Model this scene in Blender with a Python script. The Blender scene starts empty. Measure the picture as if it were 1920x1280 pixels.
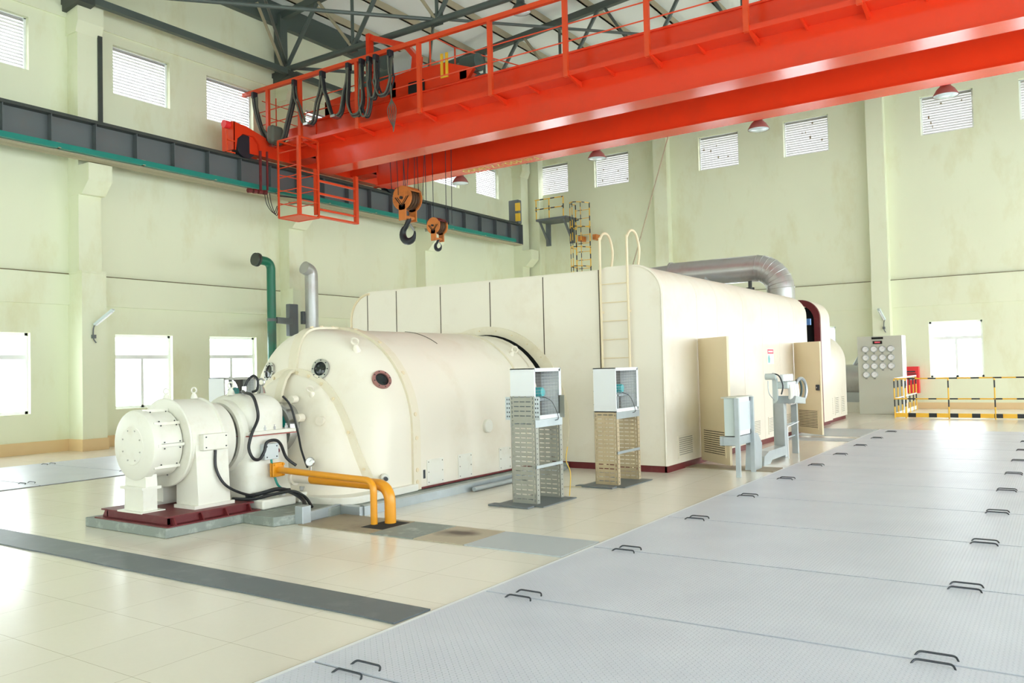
import bpy, math, random
from mathutils import Vector, Matrix
random.seed(7)
PI = math.pi
sc = bpy.context.scene
COL = sc.collection

# ---------------------------------------------------------------- camera
def cam_matrix(yaw, pit, rol, loc):
    f = Vector((math.sin(yaw)*math.cos(pit), math.cos(yaw)*math.cos(pit), math.sin(pit)))
    r = Vector((math.cos(yaw), -math.sin(yaw), 0))
    d = f.cross(r)
    c, s = math.cos(rol), math.sin(rol)
    R = c*r+s*d; D = -s*r+c*d
    U = -D; B = -f
    return Matrix(((R.x, U.x, B.x, loc[0]), (R.y, U.y, B.y, loc[1]), (R.z, U.z, B.z, loc[2]), (0, 0, 0, 1)))
cam = bpy.data.objects.new('camera', bpy.data.cameras.new('camera'))
COL.objects.link(cam)
cam.data.sensor_width = 36.0
cam.data.lens = 1550.1/1920*36.0
cam.data.clip_start = 0.05; cam.data.clip_end = 300
cam.matrix_world = cam_matrix(-0.587974, 0.032009, 0.024062, (0, 0, 1.6))
sc.camera = cam

# ---------------------------------------------------------------- world and exposure
world = bpy.data.worlds.new('world'); sc.world = world
world.use_nodes = True
bg = world.node_tree.nodes['Background']
bg.inputs[0].default_value = (0.90, 0.955, 1.0, 1)
bg.inputs[1].default_value = 1.0
sc.view_settings.view_transform = 'Standard'
sc.view_settings.look = 'None'
sc.view_settings.gamma = 1.0
sc.view_settings.exposure = 3.55
sc.cycles.max_bounces = 12
sc.cycles.diffuse_bounces = 7
sc.cycles.glossy_bounces = 4
sc.cycles.transmission_bounces = 6
sc.cycles.transparent_max_bounces = 12
sc.cycles.caustics_reflective = False
sc.cycles.caustics_refractive = False
sc.cycles.sample_clamp_indirect = 6.0

# room extents (metres)
XL, XR, YF, YB = -18.5, 9.0, -7.7, 29.05
# windows: (wall, centre along wall, width, z0, z1)
PORTALS = []
def portal(loc, sx, sy, rot):
    l = bpy.data.lights.new('daylight_portal', 'AREA'); l.shape = 'RECTANGLE'
    l.size = sx; l.size_y = sy; l.energy = 1.0
    l.cycles.is_portal = True
    o = bpy.data.objects.new('daylight_portal', l); COL.objects.link(o)
    o.location = loc; o.rotation_euler = rot
LOW = (0.86, 2.61); UPL = (8.33, 9.5); UPB = (8.68, 9.92)
left_c = []
for base in (-7.9, -1.9, 4.1, 10.1, 16.1, 22.1):
    left_c += [base+1.62, base+4.2]
W_L, W_R, W_B = [], [], []
for c in left_c:
    W_L.append((c, 1.5)); W_R.append((c, 2.35))
W_B = [(-17.2, 1.5), (-14.5, 1.49), (-10.17, 1.5), (-7.08, 1.5), (-2.78, 1.48), (-0.08, 1.5), (4.2, 1.5), (7.0, 1.5)]
W_F = [(-16.0, 1.6), (-12.5, 1.6), (-9.0, 1.6), (-5.5, 1.6), (-2.0, 1.6), (1.5, 1.6), (5.0, 1.6)]
for c, w in W_L:
    portal((XL-0.3, c, sum(LOW)/2), LOW[1]-LOW[0], w, (0, -PI/2, 0))
    portal((XL-0.3, c, sum(UPL)/2), UPL[1]-UPL[0], w, (0, -PI/2, 0))
for c, w in W_R:
    portal((XR+0.3, c, 3.4), 5.6, w, (0, PI/2, 0))
for c, w in W_B:
    portal((c, YB+0.3, sum(LOW)/2+0.12), w, LOW[1]-LOW[0], (-PI/2, 0, 0))
    portal((c, YB+0.3, sum(UPB)/2), w, UPB[1]-UPB[0], (-PI/2, 0, 0))
for c, w in W_F:
    portal((c, YF-0.3, 2.4), w, 3.6, (PI/2, 0, 0))

# ---------------------------------------------------------------- materials
def s2l(c):
    return tuple(((v/255)/12.92 if v/255 <= 0.04045 else (((v/255)+0.055)/1.055)**2.4) for v in c)
def new_mat(name):
    m = bpy.data.materials.new(name); m.use_nodes = True
    nt = m.node_tree; return m, nt, nt.nodes['Principled BSDF']
def N(nt, t, **kw):
    n = nt.nodes.new(t)
    for k, v in kw.items(): setattr(n, k, v)
    return n
def paint(name, rgb, rough=0.45, metal=0.0, vary=0.06, scale=2.0, dirt=None, dirt_amt=0.0, dscale=1.5, bump=0.0, bscale=40, stretch=(1, 1, 1), coat=0.0):
    m, nt, b = new_mat(name)
    L = nt.links
    tc = N(nt, 'ShaderNodeTexCoord'); mp = N(nt, 'ShaderNodeMapping')
    geo = N(nt, 'ShaderNodeNewGeometry')
    mp.inputs['Scale'].default_value = stretch
    L.new(geo.outputs['Position'], mp.inputs['Vector'])
    n1 = N(nt, 'ShaderNodeTexNoise'); n1.inputs['Scale'].default_value = scale; n1.inputs['Detail'].default_value = 6
    L.new(mp.outputs[0], n1.inputs['Vector'])
    c = s2l(rgb)
    mix = N(nt, 'ShaderNodeMix', data_type='RGBA')
    mix.inputs[6].default_value = tuple(v*(1-vary) for v in c)+(1,)
    mix.inputs[7].default_value = tuple(min(1, v*(1+vary)) for v in c)+(1,)
    L.new(n1.outputs[0], mix.inputs[0])
    out = mix.outputs[2]
    if dirt:
        n2 = N(nt, 'ShaderNodeTexNoise'); n2.inputs['Scale'].default_value = dscale; n2.inputs['Detail'].default_value = 9
        n2.inputs['Roughness'].default_value = 0.65
        L.new(mp.outputs[0], n2.inputs['Vector'])
        r = N(nt, 'ShaderNodeMapRange'); r.inputs['From Min'].default_value = 0.52; r.inputs['From Max'].default_value = 0.78
        r.inputs['To Max'].default_value = dirt_amt
        L.new(n2.outputs[0], r.inputs[0])
        mx = N(nt, 'ShaderNodeMix', data_type='RGBA')
        L.new(r.outputs[0], mx.inputs[0]); L.new(out, mx.inputs[6]); mx.inputs[7].default_value = s2l(dirt)+(1,)
        out = mx.outputs[2]
    L.new(out, b.inputs['Base Color'])
    b.inputs['Roughness'].default_value = rough
    b.inputs['Metallic'].default_value = metal
    b.inputs['Coat Weight'].default_value = coat
    if bump:
        n3 = N(nt, 'ShaderNodeTexNoise'); n3.inputs['Scale'].default_value = bscale
        L.new(mp.outputs[0], n3.inputs['Vector'])
        bm = N(nt, 'ShaderNodeBump'); bm.inputs['Strength'].default_value = bump; bm.inputs['Distance'].default_value = 0.01
        L.new(n3.outputs[0], bm.inputs['Height']); L.new(bm.outputs[0], b.inputs['Normal'])
    return m
def math_n(nt, op, a, b=None, c=None):
    n = N(nt, 'ShaderNodeMath', operation=op)
    for i, v in enumerate((a, b, c)):
        if v is None: continue
        if isinstance(v, (int, float)): n.inputs[i].default_value = v
        else: nt.links.new(v, n.inputs[i])
    return n.outputs[0]
M = {}
M['wall'] = paint('wall_paint', (231, 235, 209), 0.75, vary=0.04, scale=0.8, dirt=(202, 192, 132), dirt_amt=0.5, dscale=0.9, bump=0.15, bscale=6, stretch=(1, 1, 0.45))
M['skirt'] = paint('skirting_tile', (226, 196, 150), 0.3, vary=0.05)
M['soot'] = paint('dusty_line', (120, 112, 84), 0.9, vary=0.2)
M['cream'] = paint('cream_enamel', (228, 221, 207), 0.38, vary=0.03, scale=1.5, dirt=(190, 164, 120), dirt_amt=0.3, dscale=1.1)
M['creamw'] = paint('pale_cream_enamel', (226, 224, 214), 0.4, vary=0.03, scale=2, dirt=(180, 160, 115), dirt_amt=0.3, dscale=3)
M['creamd'] = paint('beige_door_paint', (222, 206, 174), 0.45, vary=0.03)
M['seam'] = paint('seam_rubber', (70, 58, 44), 0.8)
M['white'] = paint('white_enamel', (225, 228, 232), 0.4, vary=0.03)
M['winframe'] = paint('window_frame_white', (240, 244, 246), 0.4)
M['slat'] = None
M['orange'] = paint('crane_red_paint', (226, 62, 30), 0.2, vary=0.06, scale=1.2, dirt=(170, 66, 44), dirt_amt=0.3, dscale=1.0)
M['orange2'] = paint('crane_rail_paint', (222, 74, 34), 0.35, vary=0.06)
M['greysteel'] = paint('grey_steel_paint', (98, 105, 108), 0.5, vary=0.08, dirt=(120, 95, 75), dirt_amt=0.25)
M['darksteel'] = paint('dark_steel_paint', (62, 68, 64), 0.45, vary=0.1)
M['truss'] = paint('truss_paint', (80, 91, 87), 0.42, vary=0.1)
M['tan'] = paint('primer_steel', (170, 160, 135), 0.5)

M['teal'] = paint('teal_plastic', (0, 128, 116), 0.4)
M['yellow'] = paint('pipe_yellow', (224, 150, 28), 0.3, vary=0.08, scale=4)
M['safety'] = paint('safety_yellow', (235, 190, 50), 0.4)
M['black'] = paint('black_rubber', (26, 28, 32), 0.45, vary=0.1)
M['iron'] = paint('black_iron', (36, 42, 50), 0.4, vary=0.15)
M['maroon'] = paint('maroon_paint', (104, 30, 34), 0.5, vary=0.1, dirt=(130, 90, 80), dirt_amt=0.4, dscale=6)
M['concrete'] = paint('painted_concrete', (130, 138, 132), 0.55, vary=0.12, scale=5, dirt=(205, 208, 205), dirt_amt=0.6, dscale=7)
M['strip'] = paint('dark_rubber_strip', (92, 100, 106), 0.45, vary=0.15, scale=3, dirt=(140, 148, 150), dirt_amt=0.4, dscale=4)
M['galv'] = paint('galvanised_steel', (176, 184, 188), 0.38, metal=0.6, vary=0.12, scale=8)
M['duct'] = paint('duct_sheet', (188, 190, 190), 0.3, metal=0.45, vary=0.1, scale=3, dirt=(150, 120, 105), dirt_amt=0.5, dscale=1.2)
M['greybox'] = paint('light_grey_paint', (200, 212, 212), 0.45, vary=0.03)
M['panelgrey'] = paint('panel_grey_paint', (196, 198, 186), 0.5, vary=0.02)
M['green'] = paint('pipe_green', (18, 108, 82), 0.35, vary=0.15, dirt=(74, 62, 60), dirt_amt=0.9, dscale=0.7)
M['brown'] = paint('rusty_plate', (150, 136, 112), 0.5, vary=0.15, scale=3, dirt=(96, 78, 64), dirt_amt=0.8, dscale=2.2)
M['graycover'] = paint('grey_floor_cover', (178, 184, 188), 0.45, vary=0.05)
M['hookor'] = paint('hook_orange', (206, 124, 58), 0.5, vary=0.12, scale=4, dirt=(86, 50, 28), dirt_amt=0.7, dscale=3)
M['motor_g'] = paint('hoist_motor_green', (74, 92, 88), 0.5, vary=0.1)
M['cyan'] = paint('fan_hub_cyan', (70, 170, 175), 0.4)
M['redbox'] = paint('fire_red', (238, 54, 60), 0.4)
M['chrome'] = paint('bare_metal', (190, 190, 190), 0.25, metal=0.9)
M['dial'] = paint('dial_white', (240, 242, 244), 0.3)
M['inkgrey'] = paint('ink_dark', (60, 62, 66), 0.6)
M['signred'] = paint('sign_red', (236, 90, 110), 0.5)
M['signteal'] = paint('sign_teal', (130, 190, 190), 0.5)
M['lampred'] = paint('lamp_shade_maroon', (146, 98, 92), 0.45)
M['glassw'] = paint('frosted_lens', (205, 222, 228), 0.15)
M['bluet'] = paint('blue_beam_paint', (90, 140, 200), 0.5)
M['inside'] = paint('dark_interior', (24, 26, 24), 0.9)  # near-black: shade of interiors and openings as colour, also plain black parts
M['cable'] = paint('festoon_grey', (92, 94, 84), 0.6)
M['text'] = paint('stencil_yellow', (222, 200, 90), 0.5)
M['pwire'] = paint('yellow_wire', (220, 180, 70), 0.5)
M['plastic'] = paint('grey_plastic', (198, 205, 208), 0.35)
M['tube'] = paint('lamp_tube_white', (240, 240, 245), 0.3)
M['pinkw'] = paint('pale_conduit', (235, 232, 228), 0.5)

def striped(ax):
    m, nt, b = new_mat('yellow_black_stripe_'+ax); L = nt.links
    g = N(nt, 'ShaderNodeNewGeometry'); s = N(nt, 'ShaderNodeSeparateXYZ'); L.new(g.outputs['Position'], s.inputs[0])
    a = math_n(nt, 'ADD', s.outputs[0], s.outputs[1]); 
    if ax == 'z': a = s.outputs[2]
    a = math_n(nt, 'MULTIPLY', a, 1/0.5); a = math_n(nt, 'FRACT', a); k = math_n(nt, 'GREATER_THAN', a, 0.62)
    mx = N(nt, 'ShaderNodeMix', data_type='RGBA'); L.new(k, mx.inputs[0])
    mx.inputs[6].default_value = s2l((240, 190, 60))+(1,); mx.inputs[7].default_value = s2l((28, 32, 36))+(1,)
    L.new(mx.outputs[2], b.inputs['Base Color']); b.inputs['Roughness'].default_value = 0.4
    return m
M['stripe'] = striped('xy'); M['stripev'] = striped('z')
def slat_mat():
    m, nt, b = new_mat('translucent_louver'); L = nt.links
    out = nt.nodes['Material Output']
    b.inputs['Base Color'].default_value = (0.48, 0.47, 0.46, 1); b.inputs['Roughness'].default_value = 0.5
    t = N(nt, 'ShaderNodeBsdfTranslucent'); t.inputs[0].default_value = (0.9, 0.87, 0.84, 1)
    mx = N(nt, 'ShaderNodeMixShader'); mx.inputs[0].default_value = 0.04
    L.new(b.outputs[0], mx.inputs[1]); L.new(t.outputs[0], mx.inputs[2]); L.new(mx.outputs[0], out.inputs[0])
    return m
M['slat'] = slat_mat()
def roof_mat():
    # thin light roof sheeting that lets a little daylight through
    m, nt, b = new_mat('translucent_roof_sheet'); L = nt.links
    out = nt.nodes['Material Output']
    b.inputs['Base Color'].default_value = (0.78, 0.8, 0.78, 1); b.inputs['Roughness'].default_value = 0.5
    t = N(nt, 'ShaderNodeBsdfTranslucent'); t.inputs[0].default_value = (0.85, 0.9, 0.88, 1)
    mx = N(nt, 'ShaderNodeMixShader'); mx.inputs[0].default_value = 0.065
    L.new(b.outputs[0], mx.inputs[1]); L.new(t.outputs[0], mx.inputs[2]); L.new(mx.outputs[0], out.inputs[0])
    return m
M['roof'] = roof_mat()
M['creamy'] = paint('flange_enamel', (222, 213, 192), 0.4, vary=0.04, dirt=(186, 160, 112), dirt_amt=0.3, dscale=4)
M['copper'] = paint('porthole_ring', (150, 104, 98), 0.4, vary=0.1)
M['sheave'] = paint('sheave_brown', (84, 58, 36), 0.6, vary=0.2)
M['wire'] = paint('guard_wire', (150, 152, 150), 0.5)
M['shroud'] = paint('fan_shroud', (112, 108, 104), 0.6)
M['redline'] = paint('faded_red_line', (176, 92, 84), 0.6)
M['ventgap'] = paint('vent_gap_grey', (150, 148, 136), 0.7)
def glass_mat(name, tint, refl=0.08):
    m, nt, b = new_mat(name); L = nt.links
    out = nt.nodes['Material Output']
    t = N(nt, 'ShaderNodeBsdfTransparent'); t.inputs[0].default_value = tint+(1,)
    g = N(nt, 'ShaderNodeBsdfGlossy'); g.inputs['Roughness'].default_value = 0.02
    mx = N(nt, 'ShaderNodeMixShader'); mx.inputs[0].default_value = refl
    L.new(t.outputs[0], mx.inputs[1]); L.new(g.outputs[0], mx.inputs[2]); L.new(mx.outputs[0], out.inputs[0])
    nt.nodes.remove(b)
    return m
M['glass'] = glass_mat('window_glass', (0.96, 0.98, 0.98))
M['darkglass'] = paint('porthole_glass', (26, 34, 36), 0.05)
def tile_mat():
    m, nt, b = new_mat('cream_floor_tiles'); L = nt.links
    g = N(nt, 'ShaderNodeNewGeometry'); s = N(nt, 'ShaderNodeSeparateXYZ'); L.new(g.outputs['Position'], s.inputs[0])
    def line(o, off, pitch, w):
        a = math_n(nt, 'SUBTRACT', o, off); a = math_n(nt, 'MULTIPLY', a, 1/pitch); a = math_n(nt, 'FRACT', a)
        a = math_n(nt, 'SUBTRACT', a, 0.5); a = math_n(nt, 'ABSOLUTE', a)
        return math_n(nt, 'GREATER_THAN', a, 0.5-w/pitch/2)
    lx = line(s.outputs[0], -4.206-64, 0.64, 0.0028); ly = line(s.outputs[1], 3.2-63, 0.63, 0.0028)
    k = math_n(nt, 'MAXIMUM', lx, ly)
    # per-tile tone
    fx = math_n(nt, 'FLOOR', math_n(nt, 'MULTIPLY', math_n(nt, 'SUBTRACT', s.outputs[0], -68.206), 1/0.64))
    fy = math_n(nt, 'FLOOR', math_n(nt, 'MULTIPLY', math_n(nt, 'SUBTRACT', s.outputs[1], -59.8), 1/0.63))
    cb = N(nt, 'ShaderNodeCombineXYZ'); L.new(fx, cb.inputs[0]); L.new(fy, cb.inputs[1])
    wn = N(nt, 'ShaderNodeTexWhiteNoise'); L.new(cb.outputs[0], wn.inputs[0])
    nz = N(nt, 'ShaderNodeTexNoise'); nz.inputs['Scale'].default_value = 30; L.new(g.outputs['Position'], nz.inputs['Vector'])
    f = math_n(nt, 'MULTIPLY', wn.outputs[0], 0.5); f = math_n(nt, 'ADD', f, math_n(nt, 'MULTIPLY', nz.outputs[0], 0.5))
    mx = N(nt, 'ShaderNodeMix', data_type='RGBA'); L.new(f, mx.inputs[0])
    mx.inputs[6].default_value = s2l((220, 213, 199))+(1,); mx.inputs[7].default_value = s2l((226, 220, 207))+(1,)
    m2 = N(nt, 'ShaderNodeMix', data_type='RGBA'); L.new(k, m2.inputs[0]); L.new(mx.outputs[2], m2.inputs[6])
    m2.inputs[7].default_value = s2l((158, 146, 124))+(1,)
    L.new(m2.outputs[2], b.inputs['Base Color'])
    b.inputs['Roughness'].default_value = 0.2
    n3 = N(nt, 'ShaderNodeTexNoise'); n3.inputs['Scale'].default_value = 1.6; L.new(g.outputs['Position'], n3.inputs['Vector'])
    bm = N(nt, 'ShaderNodeBump'); bm.inputs['Strength'].default_value = 0.15; bm.inputs['Distance'].default_value = 0.02
    L.new(n3.outputs[0], bm.inputs['Height']); L.new(bm.outputs[0], b.inputs['Normal'])
    return m
M['tile'] = tile_mat()
def burnt_mat():
    m, nt, b = new_mat('burnt_plate'); L = nt.links
    g = N(nt, 'ShaderNodeNewGeometry'); mp = N(nt, 'ShaderNodeMapping'); L.new(g.outputs['Position'], mp.inputs['Vector'])
    mp.inputs['Location'].default_value = (4.97*2.6, -6.42*4.5, 0); mp.inputs['Scale'].default_value = (2.6, 4.5, 0)
    n1 = N(nt, 'ShaderNodeTexNoise'); n1.inputs['Scale'].default_value = 5; n1.inputs['Detail'].default_value = 7; L.new(g.outputs['Position'], n1.inputs['Vector'])
    ln = N(nt, 'ShaderNodeVectorMath', operation='LENGTH'); L.new(mp.outputs[0], ln.inputs[0])
    a = math_n(nt, 'ADD', ln.outputs['Value'], math_n(nt, 'MULTIPLY', math_n(nt, 'SUBTRACT', n1.outputs[0], 0.5), 0.9))
    r = N(nt, 'ShaderNodeMapRange'); r.inputs['From Min'].default_value = 0.2; r.inputs['From Max'].default_value = 0.85; L.new(a, r.inputs[0])
    mx = N(nt, 'ShaderNodeMix', data_type='RGBA'); L.new(r.outputs[0], mx.inputs[0])
    mx.inputs[6].default_value = s2l((84, 70, 60))+(1,); mx.inputs[7].default_value = s2l((178, 166, 144))+(1,)
    L.new(mx.outputs[2], b.inputs['Base Color']); b.inputs['Roughness'].default_value = 0.5
    return m
M['burnt'] = burnt_mat()
def plate_mat(name, rgb, rgb2):
    m, nt, b = new_mat(name); L = nt.links
    g = N(nt, 'ShaderNodeNewGeometry'); s = N(nt, 'ShaderNodeSeparateXYZ'); L.new(g.outputs['Position'], s.inputs[0])
    u = math_n(nt, 'ADD', s.outputs[0], s.outputs[1]); v = math_n(nt, 'SUBTRACT', s.outputs[0], s.outputs[1])
    pit = 0.05
    def lozenge(a, c, offa, offc):
        fa = math_n(nt, 'FRACT', math_n(nt, 'ADD', math_n(nt, 'MULTIPLY', a, 1/pit), 100+offa))
        fc = math_n(nt, 'FRACT', math_n(nt, 'ADD', math_n(nt, 'MULTIPLY', c, 1/pit), 100+offc))
        fa = math_n(nt, 'MULTIPLY', math_n(nt, 'ABSOLUTE', math_n(nt, 'SUBTRACT', fa, 0.5)), 2.6)
        fc = math_n(nt, 'MULTIPLY', math_n(nt, 'ABSOLUTE', math_n(nt, 'SUBTRACT', fc, 0.5)), 7.5)
        return math_n(nt, 'SUBTRACT', 1.0, math_n(nt, 'ADD', fa, fc))
    h = math_n(nt, 'MAXIMUM', lozenge(u, v, 0, 0), lozenge(v, u, 0.5, 0.5)); h = math_n(nt, 'MAXIMUM', h, 0.0)
    bm = N(nt, 'ShaderNodeBump'); bm.inputs['Strength'].default_value = 0.9; bm.inputs['Distance'].default_value = 0.006
    L.new(h, bm.inputs['Height']); L.new(bm.outputs[0], b.inputs['Normal'])
    n1 = N(nt, 'ShaderNodeTexNoise'); n1.inputs['Scale'].default_value = 1.7; n1.inputs['Detail'].default_value = 7; L.new(g.outputs['Position'], n1.inputs['Vector'])
    mx = N(nt, 'ShaderNodeMix', data_type='RGBA'); L.new(n1.outputs[0], mx.inputs[0])
    mx.inputs[6].default_value = s2l(rgb)+(1,); mx.inputs[7].default_value = s2l(rgb2)+(1,)
    L.new(mx.outputs[2], b.inputs['Base Color']); b.inputs['Roughness'].default_value = 0.36
    return m
M['plate'] = plate_mat('checker_plate', (190, 194, 208), (212, 216, 227))
def tray_mat():
    # galvanised perforated cable tray sheet: slots are cut by alpha
    m, nt, b = new_mat('perforated_tray'); L = nt.links
    g = N(nt, 'ShaderNodeNewGeometry'); s = N(nt, 'ShaderNodeSeparateXYZ'); L.new(g.outputs['Position'], s.inputs[0])
    b.inputs['Base Color'].default_value = s2l((168, 164, 140))+(1,); b.inputs['Metallic'].default_value = 0.3; b.inputs['Roughness'].default_value = 0.4
    return m
M['tray'] = paint('tray_steel', (156, 156, 146), 0.4, metal=0.3, vary=0.08, scale=6)
M['trayt'] = paint('tray_steel_tan', (188, 170, 138), 0.4, metal=0.25, vary=0.1, scale=5, dirt=(130, 100, 70), dirt_amt=0.5, dscale=4)

# ---------------------------------------------------------------- mesh helpers
ORG = {}
class MB:
    def __init__(s): s.v = []; s.f = []
    def add(s, vs, fs):
        o = len(s.v); s.v += [tuple(p) for p in vs]; s.f += [tuple(i+o for i in f) for f in fs]; return s
    def box(s, x0, x1, y0, y1, z0, z1):
        return s.add([(x0,y0,z0),(x1,y0,z0),(x1,y1,z0),(x0,y1,z0),(x0,y0,z1),(x1,y0,z1),(x1,y1,z1),(x0,y1,z1)],
                     [(0,3,2,1),(4,5,6,7),(0,1,5,4),(1,2,6,5),(2,3,7,6),(3,0,4,7)])
    def bar(s, p, q, w, h=None, up=(0,0,1)):
        h = h or w; p = Vector(p); q = Vector(q); d = (q-p).normalized(); up = Vector(up)
        if abs(d.dot(up)) > 0.98: up = Vector((0,1,0))
        a = d.cross(up).normalized(); b = a.cross(d).normalized(); a *= w/2; b *= h/2
        vs = [p-a-b, p+a-b, p+a+b, p-a+b, q-a-b, q+a-b, q+a+b, q-a+b]
        return s.add(vs, [(0,3,2,1),(4,5,6,7),(0,1,5,4),(1,2,6,5),(2,3,7,6),(3,0,4,7)])
    def tube(s, path, r, n=10, cap=True, closed=False):
        P = [Vector(p) for p in path]; m = len(P)
        rr = r if isinstance(r, (list, tuple)) else [r]*m
        T = []
        for i in range(m):
            if closed: t = P[(i+1) % m]-P[i-1]
            else: t = P[min(i+1, m-1)]-P[max(i-1, 0)]
            T.append(t.normalized() if t.length > 1e-9 else Vector((0,0,1)))
        up = Vector((0,0,1)) if abs(T[0].z) < 0.9 else Vector((1,0,0))
        a = T[0].cross(up).normalized(); vs = []; fs = []
        for i in range(m):
            a = (a-T[i]*a.dot(T[i])); a = a.normalized() if a.length > 1e-6 else T[i].orthogonal().normalized()
            b = T[i].cross(a)
            for k in range(n):
                t = 2*PI*k/n; vs.append(P[i]+(a*math.cos(t)+b*math.sin(t))*rr[i])
        for i in range(m if closed else m-1):
            j = (i+1) % m
            for k in range(n):
                k2 = (k+1) % n; fs.append((i*n+k, i*n+k2, j*n+k2, j*n+k))
        if cap and not closed: fs.append(tuple(range(n))[::-1]); fs.append(tuple((m-1)*n+k for k in range(n)))
        return s.add(vs, fs)
    def cyl(s, p, q, r, n=16, r2=None):
        return s.tube([p, q], [r, r if r2 is None else r2], n)
    def lathe(s, prof, o, d, n=24):
        # prof: list of (radius, along) from o along d
        d = Vector(d).normalized(); o = Vector(o); a = d.orthogonal().normalized(); b = d.cross(a)
        vs = []; fs = []
        for r, t in prof:
            for k in range(n):
                ang = 2*PI*k/n; vs.append(o+d*t+(a*math.cos(ang)+b*math.sin(ang))*r)
        for i in range(len(prof)-1):
            for k in range(n):
                k2 = (k+1) % n; fs.append((i*n+k, i*n+k2, (i+1)*n+k2, (i+1)*n+k))
        if prof[0][0] > 1e-6 and prof[-1][0] > 1e-6: fs.append(tuple(range(n))[::-1])
        if prof[-1][0] > 1e-6 and prof[0][0] > 1e-6: fs.append(tuple((len(prof)-1)*n+k for k in range(n)))
        return s.add(vs, fs)
    def prism(s, poly, f0, f1):
        # poly: list of 2D, f0/f1 map 2D -> 3D
        n = len(poly); vs = [f0(*p) for p in poly]+[f1(*p) for p in poly]
        fs = [tuple(range(n))[::-1], tuple(range(n, 2*n))]+[(i, (i+1) % n, n+(i+1) % n, n+i) for i in range(n)]
        return s.add(vs, fs)
    def py(s, poly, y0, y1): return s.prism(poly, lambda a, b: (a, y0, b), lambda a, b: (a, y1, b))
    def px(s, poly, x0, x1): return s.prism(poly, lambda a, b: (x0, a, b), lambda a, b: (x1, a, b))
    def pz(s, poly, z0, z1): return s.prism(poly, lambda a, b: (a, b, z0), lambda a, b: (a, b, z1))
    def grid(s, G):
        r = len(G); c = len(G[0]); vs = [p for row in G for p in row]
        return s.add(vs, [(i*c+j, i*c+j+1, (i+1)*c+j+1, (i+1)*c+j) for i in range(r-1) for j in range(c-1)])
    def sweep(s, path, side, nrm, w, h):
        vs = []; fs = []; m = len(path)
        for P, a, b in zip(path, side, nrm):
            P = Vector(P); a = Vector(a).normalized()*w/2; b = Vector(b).normalized()*h
            vs += [P-a, P+a, P+a+b, P-a+b]
        for i in range(m-1):
            for k in range(4):
                k2 = (k+1) % 4; fs.append((i*4+k, i*4+k2, i*4+4+k2, i*4+4+k))
        fs.append((0,1,2,3)); fs.append((m*4-1, m*4-2, m*4-3, m*4-4))
        return s.add(vs, fs)
    def torus(s, c, nrm, R, r, n=20, k=8):
        nrm = Vector(nrm).normalized(); a = nrm.orthogonal().normalized(); b = nrm.cross(a); c = Vector(c)
        return s.tube([c+(a*math.cos(2*PI*i/n)+b*math.sin(2*PI*i/n))*R for i in range(n)], r, k, closed=True)
    def build(s, name, mat, parent=None, smooth=35, bevel=0, solid=0, loc=None):
        if parent is not None: org = ORG[parent.name]
        elif loc is not None: org = Vector(loc)
        else:
            xs = [p[0] for p in s.v]; ys = [p[1] for p in s.v]; zs = [p[2] for p in s.v]
            org = Vector(((min(xs)+max(xs))/2, (min(ys)+max(ys))/2, min(zs)))
        me = bpy.data.meshes.new(name)
        me.from_pydata([(p[0]-org[0], p[1]-org[1], p[2]-org[2]) for p in s.v], [], s.f)
        me.validate(); me.update()
        me.materials.append(M[mat] if isinstance(mat, str) else mat)
        o = bpy.data.objects.new(name, me); COL.objects.link(o)
        if smooth:
            me.polygons.foreach_set('use_smooth', [True]*len(me.polygons))
            me.set_sharp_from_angle(angle=math.radians(smooth))
        if parent is not None: o.parent = parent
        else: o.location = org
        ORG[o.name] = Vector(org)
        if bevel:
            b = o.modifiers.new('bevel', 'BEVEL'); b.width = bevel; b.segments = 2; b.limit_method = 'ANGLE'; b.angle_limit = math.radians(40)
            b.harden_normals = True
        if solid:
            b = o.modifiers.new('solid', 'SOLIDIFY'); b.thickness = solid; b.offset = 0
        return o
def tag(o, label, cat, group=None):
    o['label'] = label; o['category'] = cat
    if group: o['group'] = group
    return o
def thing(name, label, cat, loc, group=None):
    o = bpy.data.objects.new(name, None); COL.objects.link(o); o.location = loc; o.empty_display_size = 0.1
    ORG[o.name] = Vector(loc)
    return tag(o, label, cat, group)
def struct(o):
    o['kind'] = 'structure'; return o
def sroot(name, loc=(0, 0, 0)):
    o = bpy.data.objects.new(name, None); COL.objects.link(o); o.location = loc; ORG[o.name] = Vector(loc); o['kind'] = 'structure'; return o
def copy_tree(o, parent=None):
    c = o.copy(); COL.objects.link(c); c.parent = parent
    for ch in list(o.children): copy_tree(ch, c)
    return c
def dup(o, loc, label, rotz=None):
    c = copy_tree(o); c.location = loc; c['label'] = label
    ORG[c.name] = Vector(loc)
    if rotz is not None: c.rotation_euler = (0, 0, rotz)
    return c
def catmull(P, k=6):
    P = [Vector(p) for p in P]; out = []
    for i in range(len(P)-1):
        p0 = P[max(i-1, 0)]; p1 = P[i]; p2 = P[i+1]; p3 = P[min(i+2, len(P)-1)]
        for j in range(k):
            t = j/k
            out.append(0.5*((2*p1)+(-p0+p2)*t+(2*p0-5*p1+4*p2-p3)*t*t+(-p0+3*p1-3*p2+p3)*t*t*t))
    out.append(P[-1]); return out
def bend(P, r=0.1, k=6):
    # polyline with rounded corners
    P = [Vector(p) for p in P]; out = [P[0]]
    for i in range(1, len(P)-1):
        a = (P[i-1]-P[i]); b = (P[i+1]-P[i]); rr = min(r, a.length*0.49, b.length*0.49)
        A = P[i]+a.normalized()*rr; B = P[i]+b.normalized()*rr
        for j in range(k+1):
            t = j/k; out.append((1-t)**2*A+2*t*(1-t)*P[i]+t*t*B)
    out.append(P[-1]); return out

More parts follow.
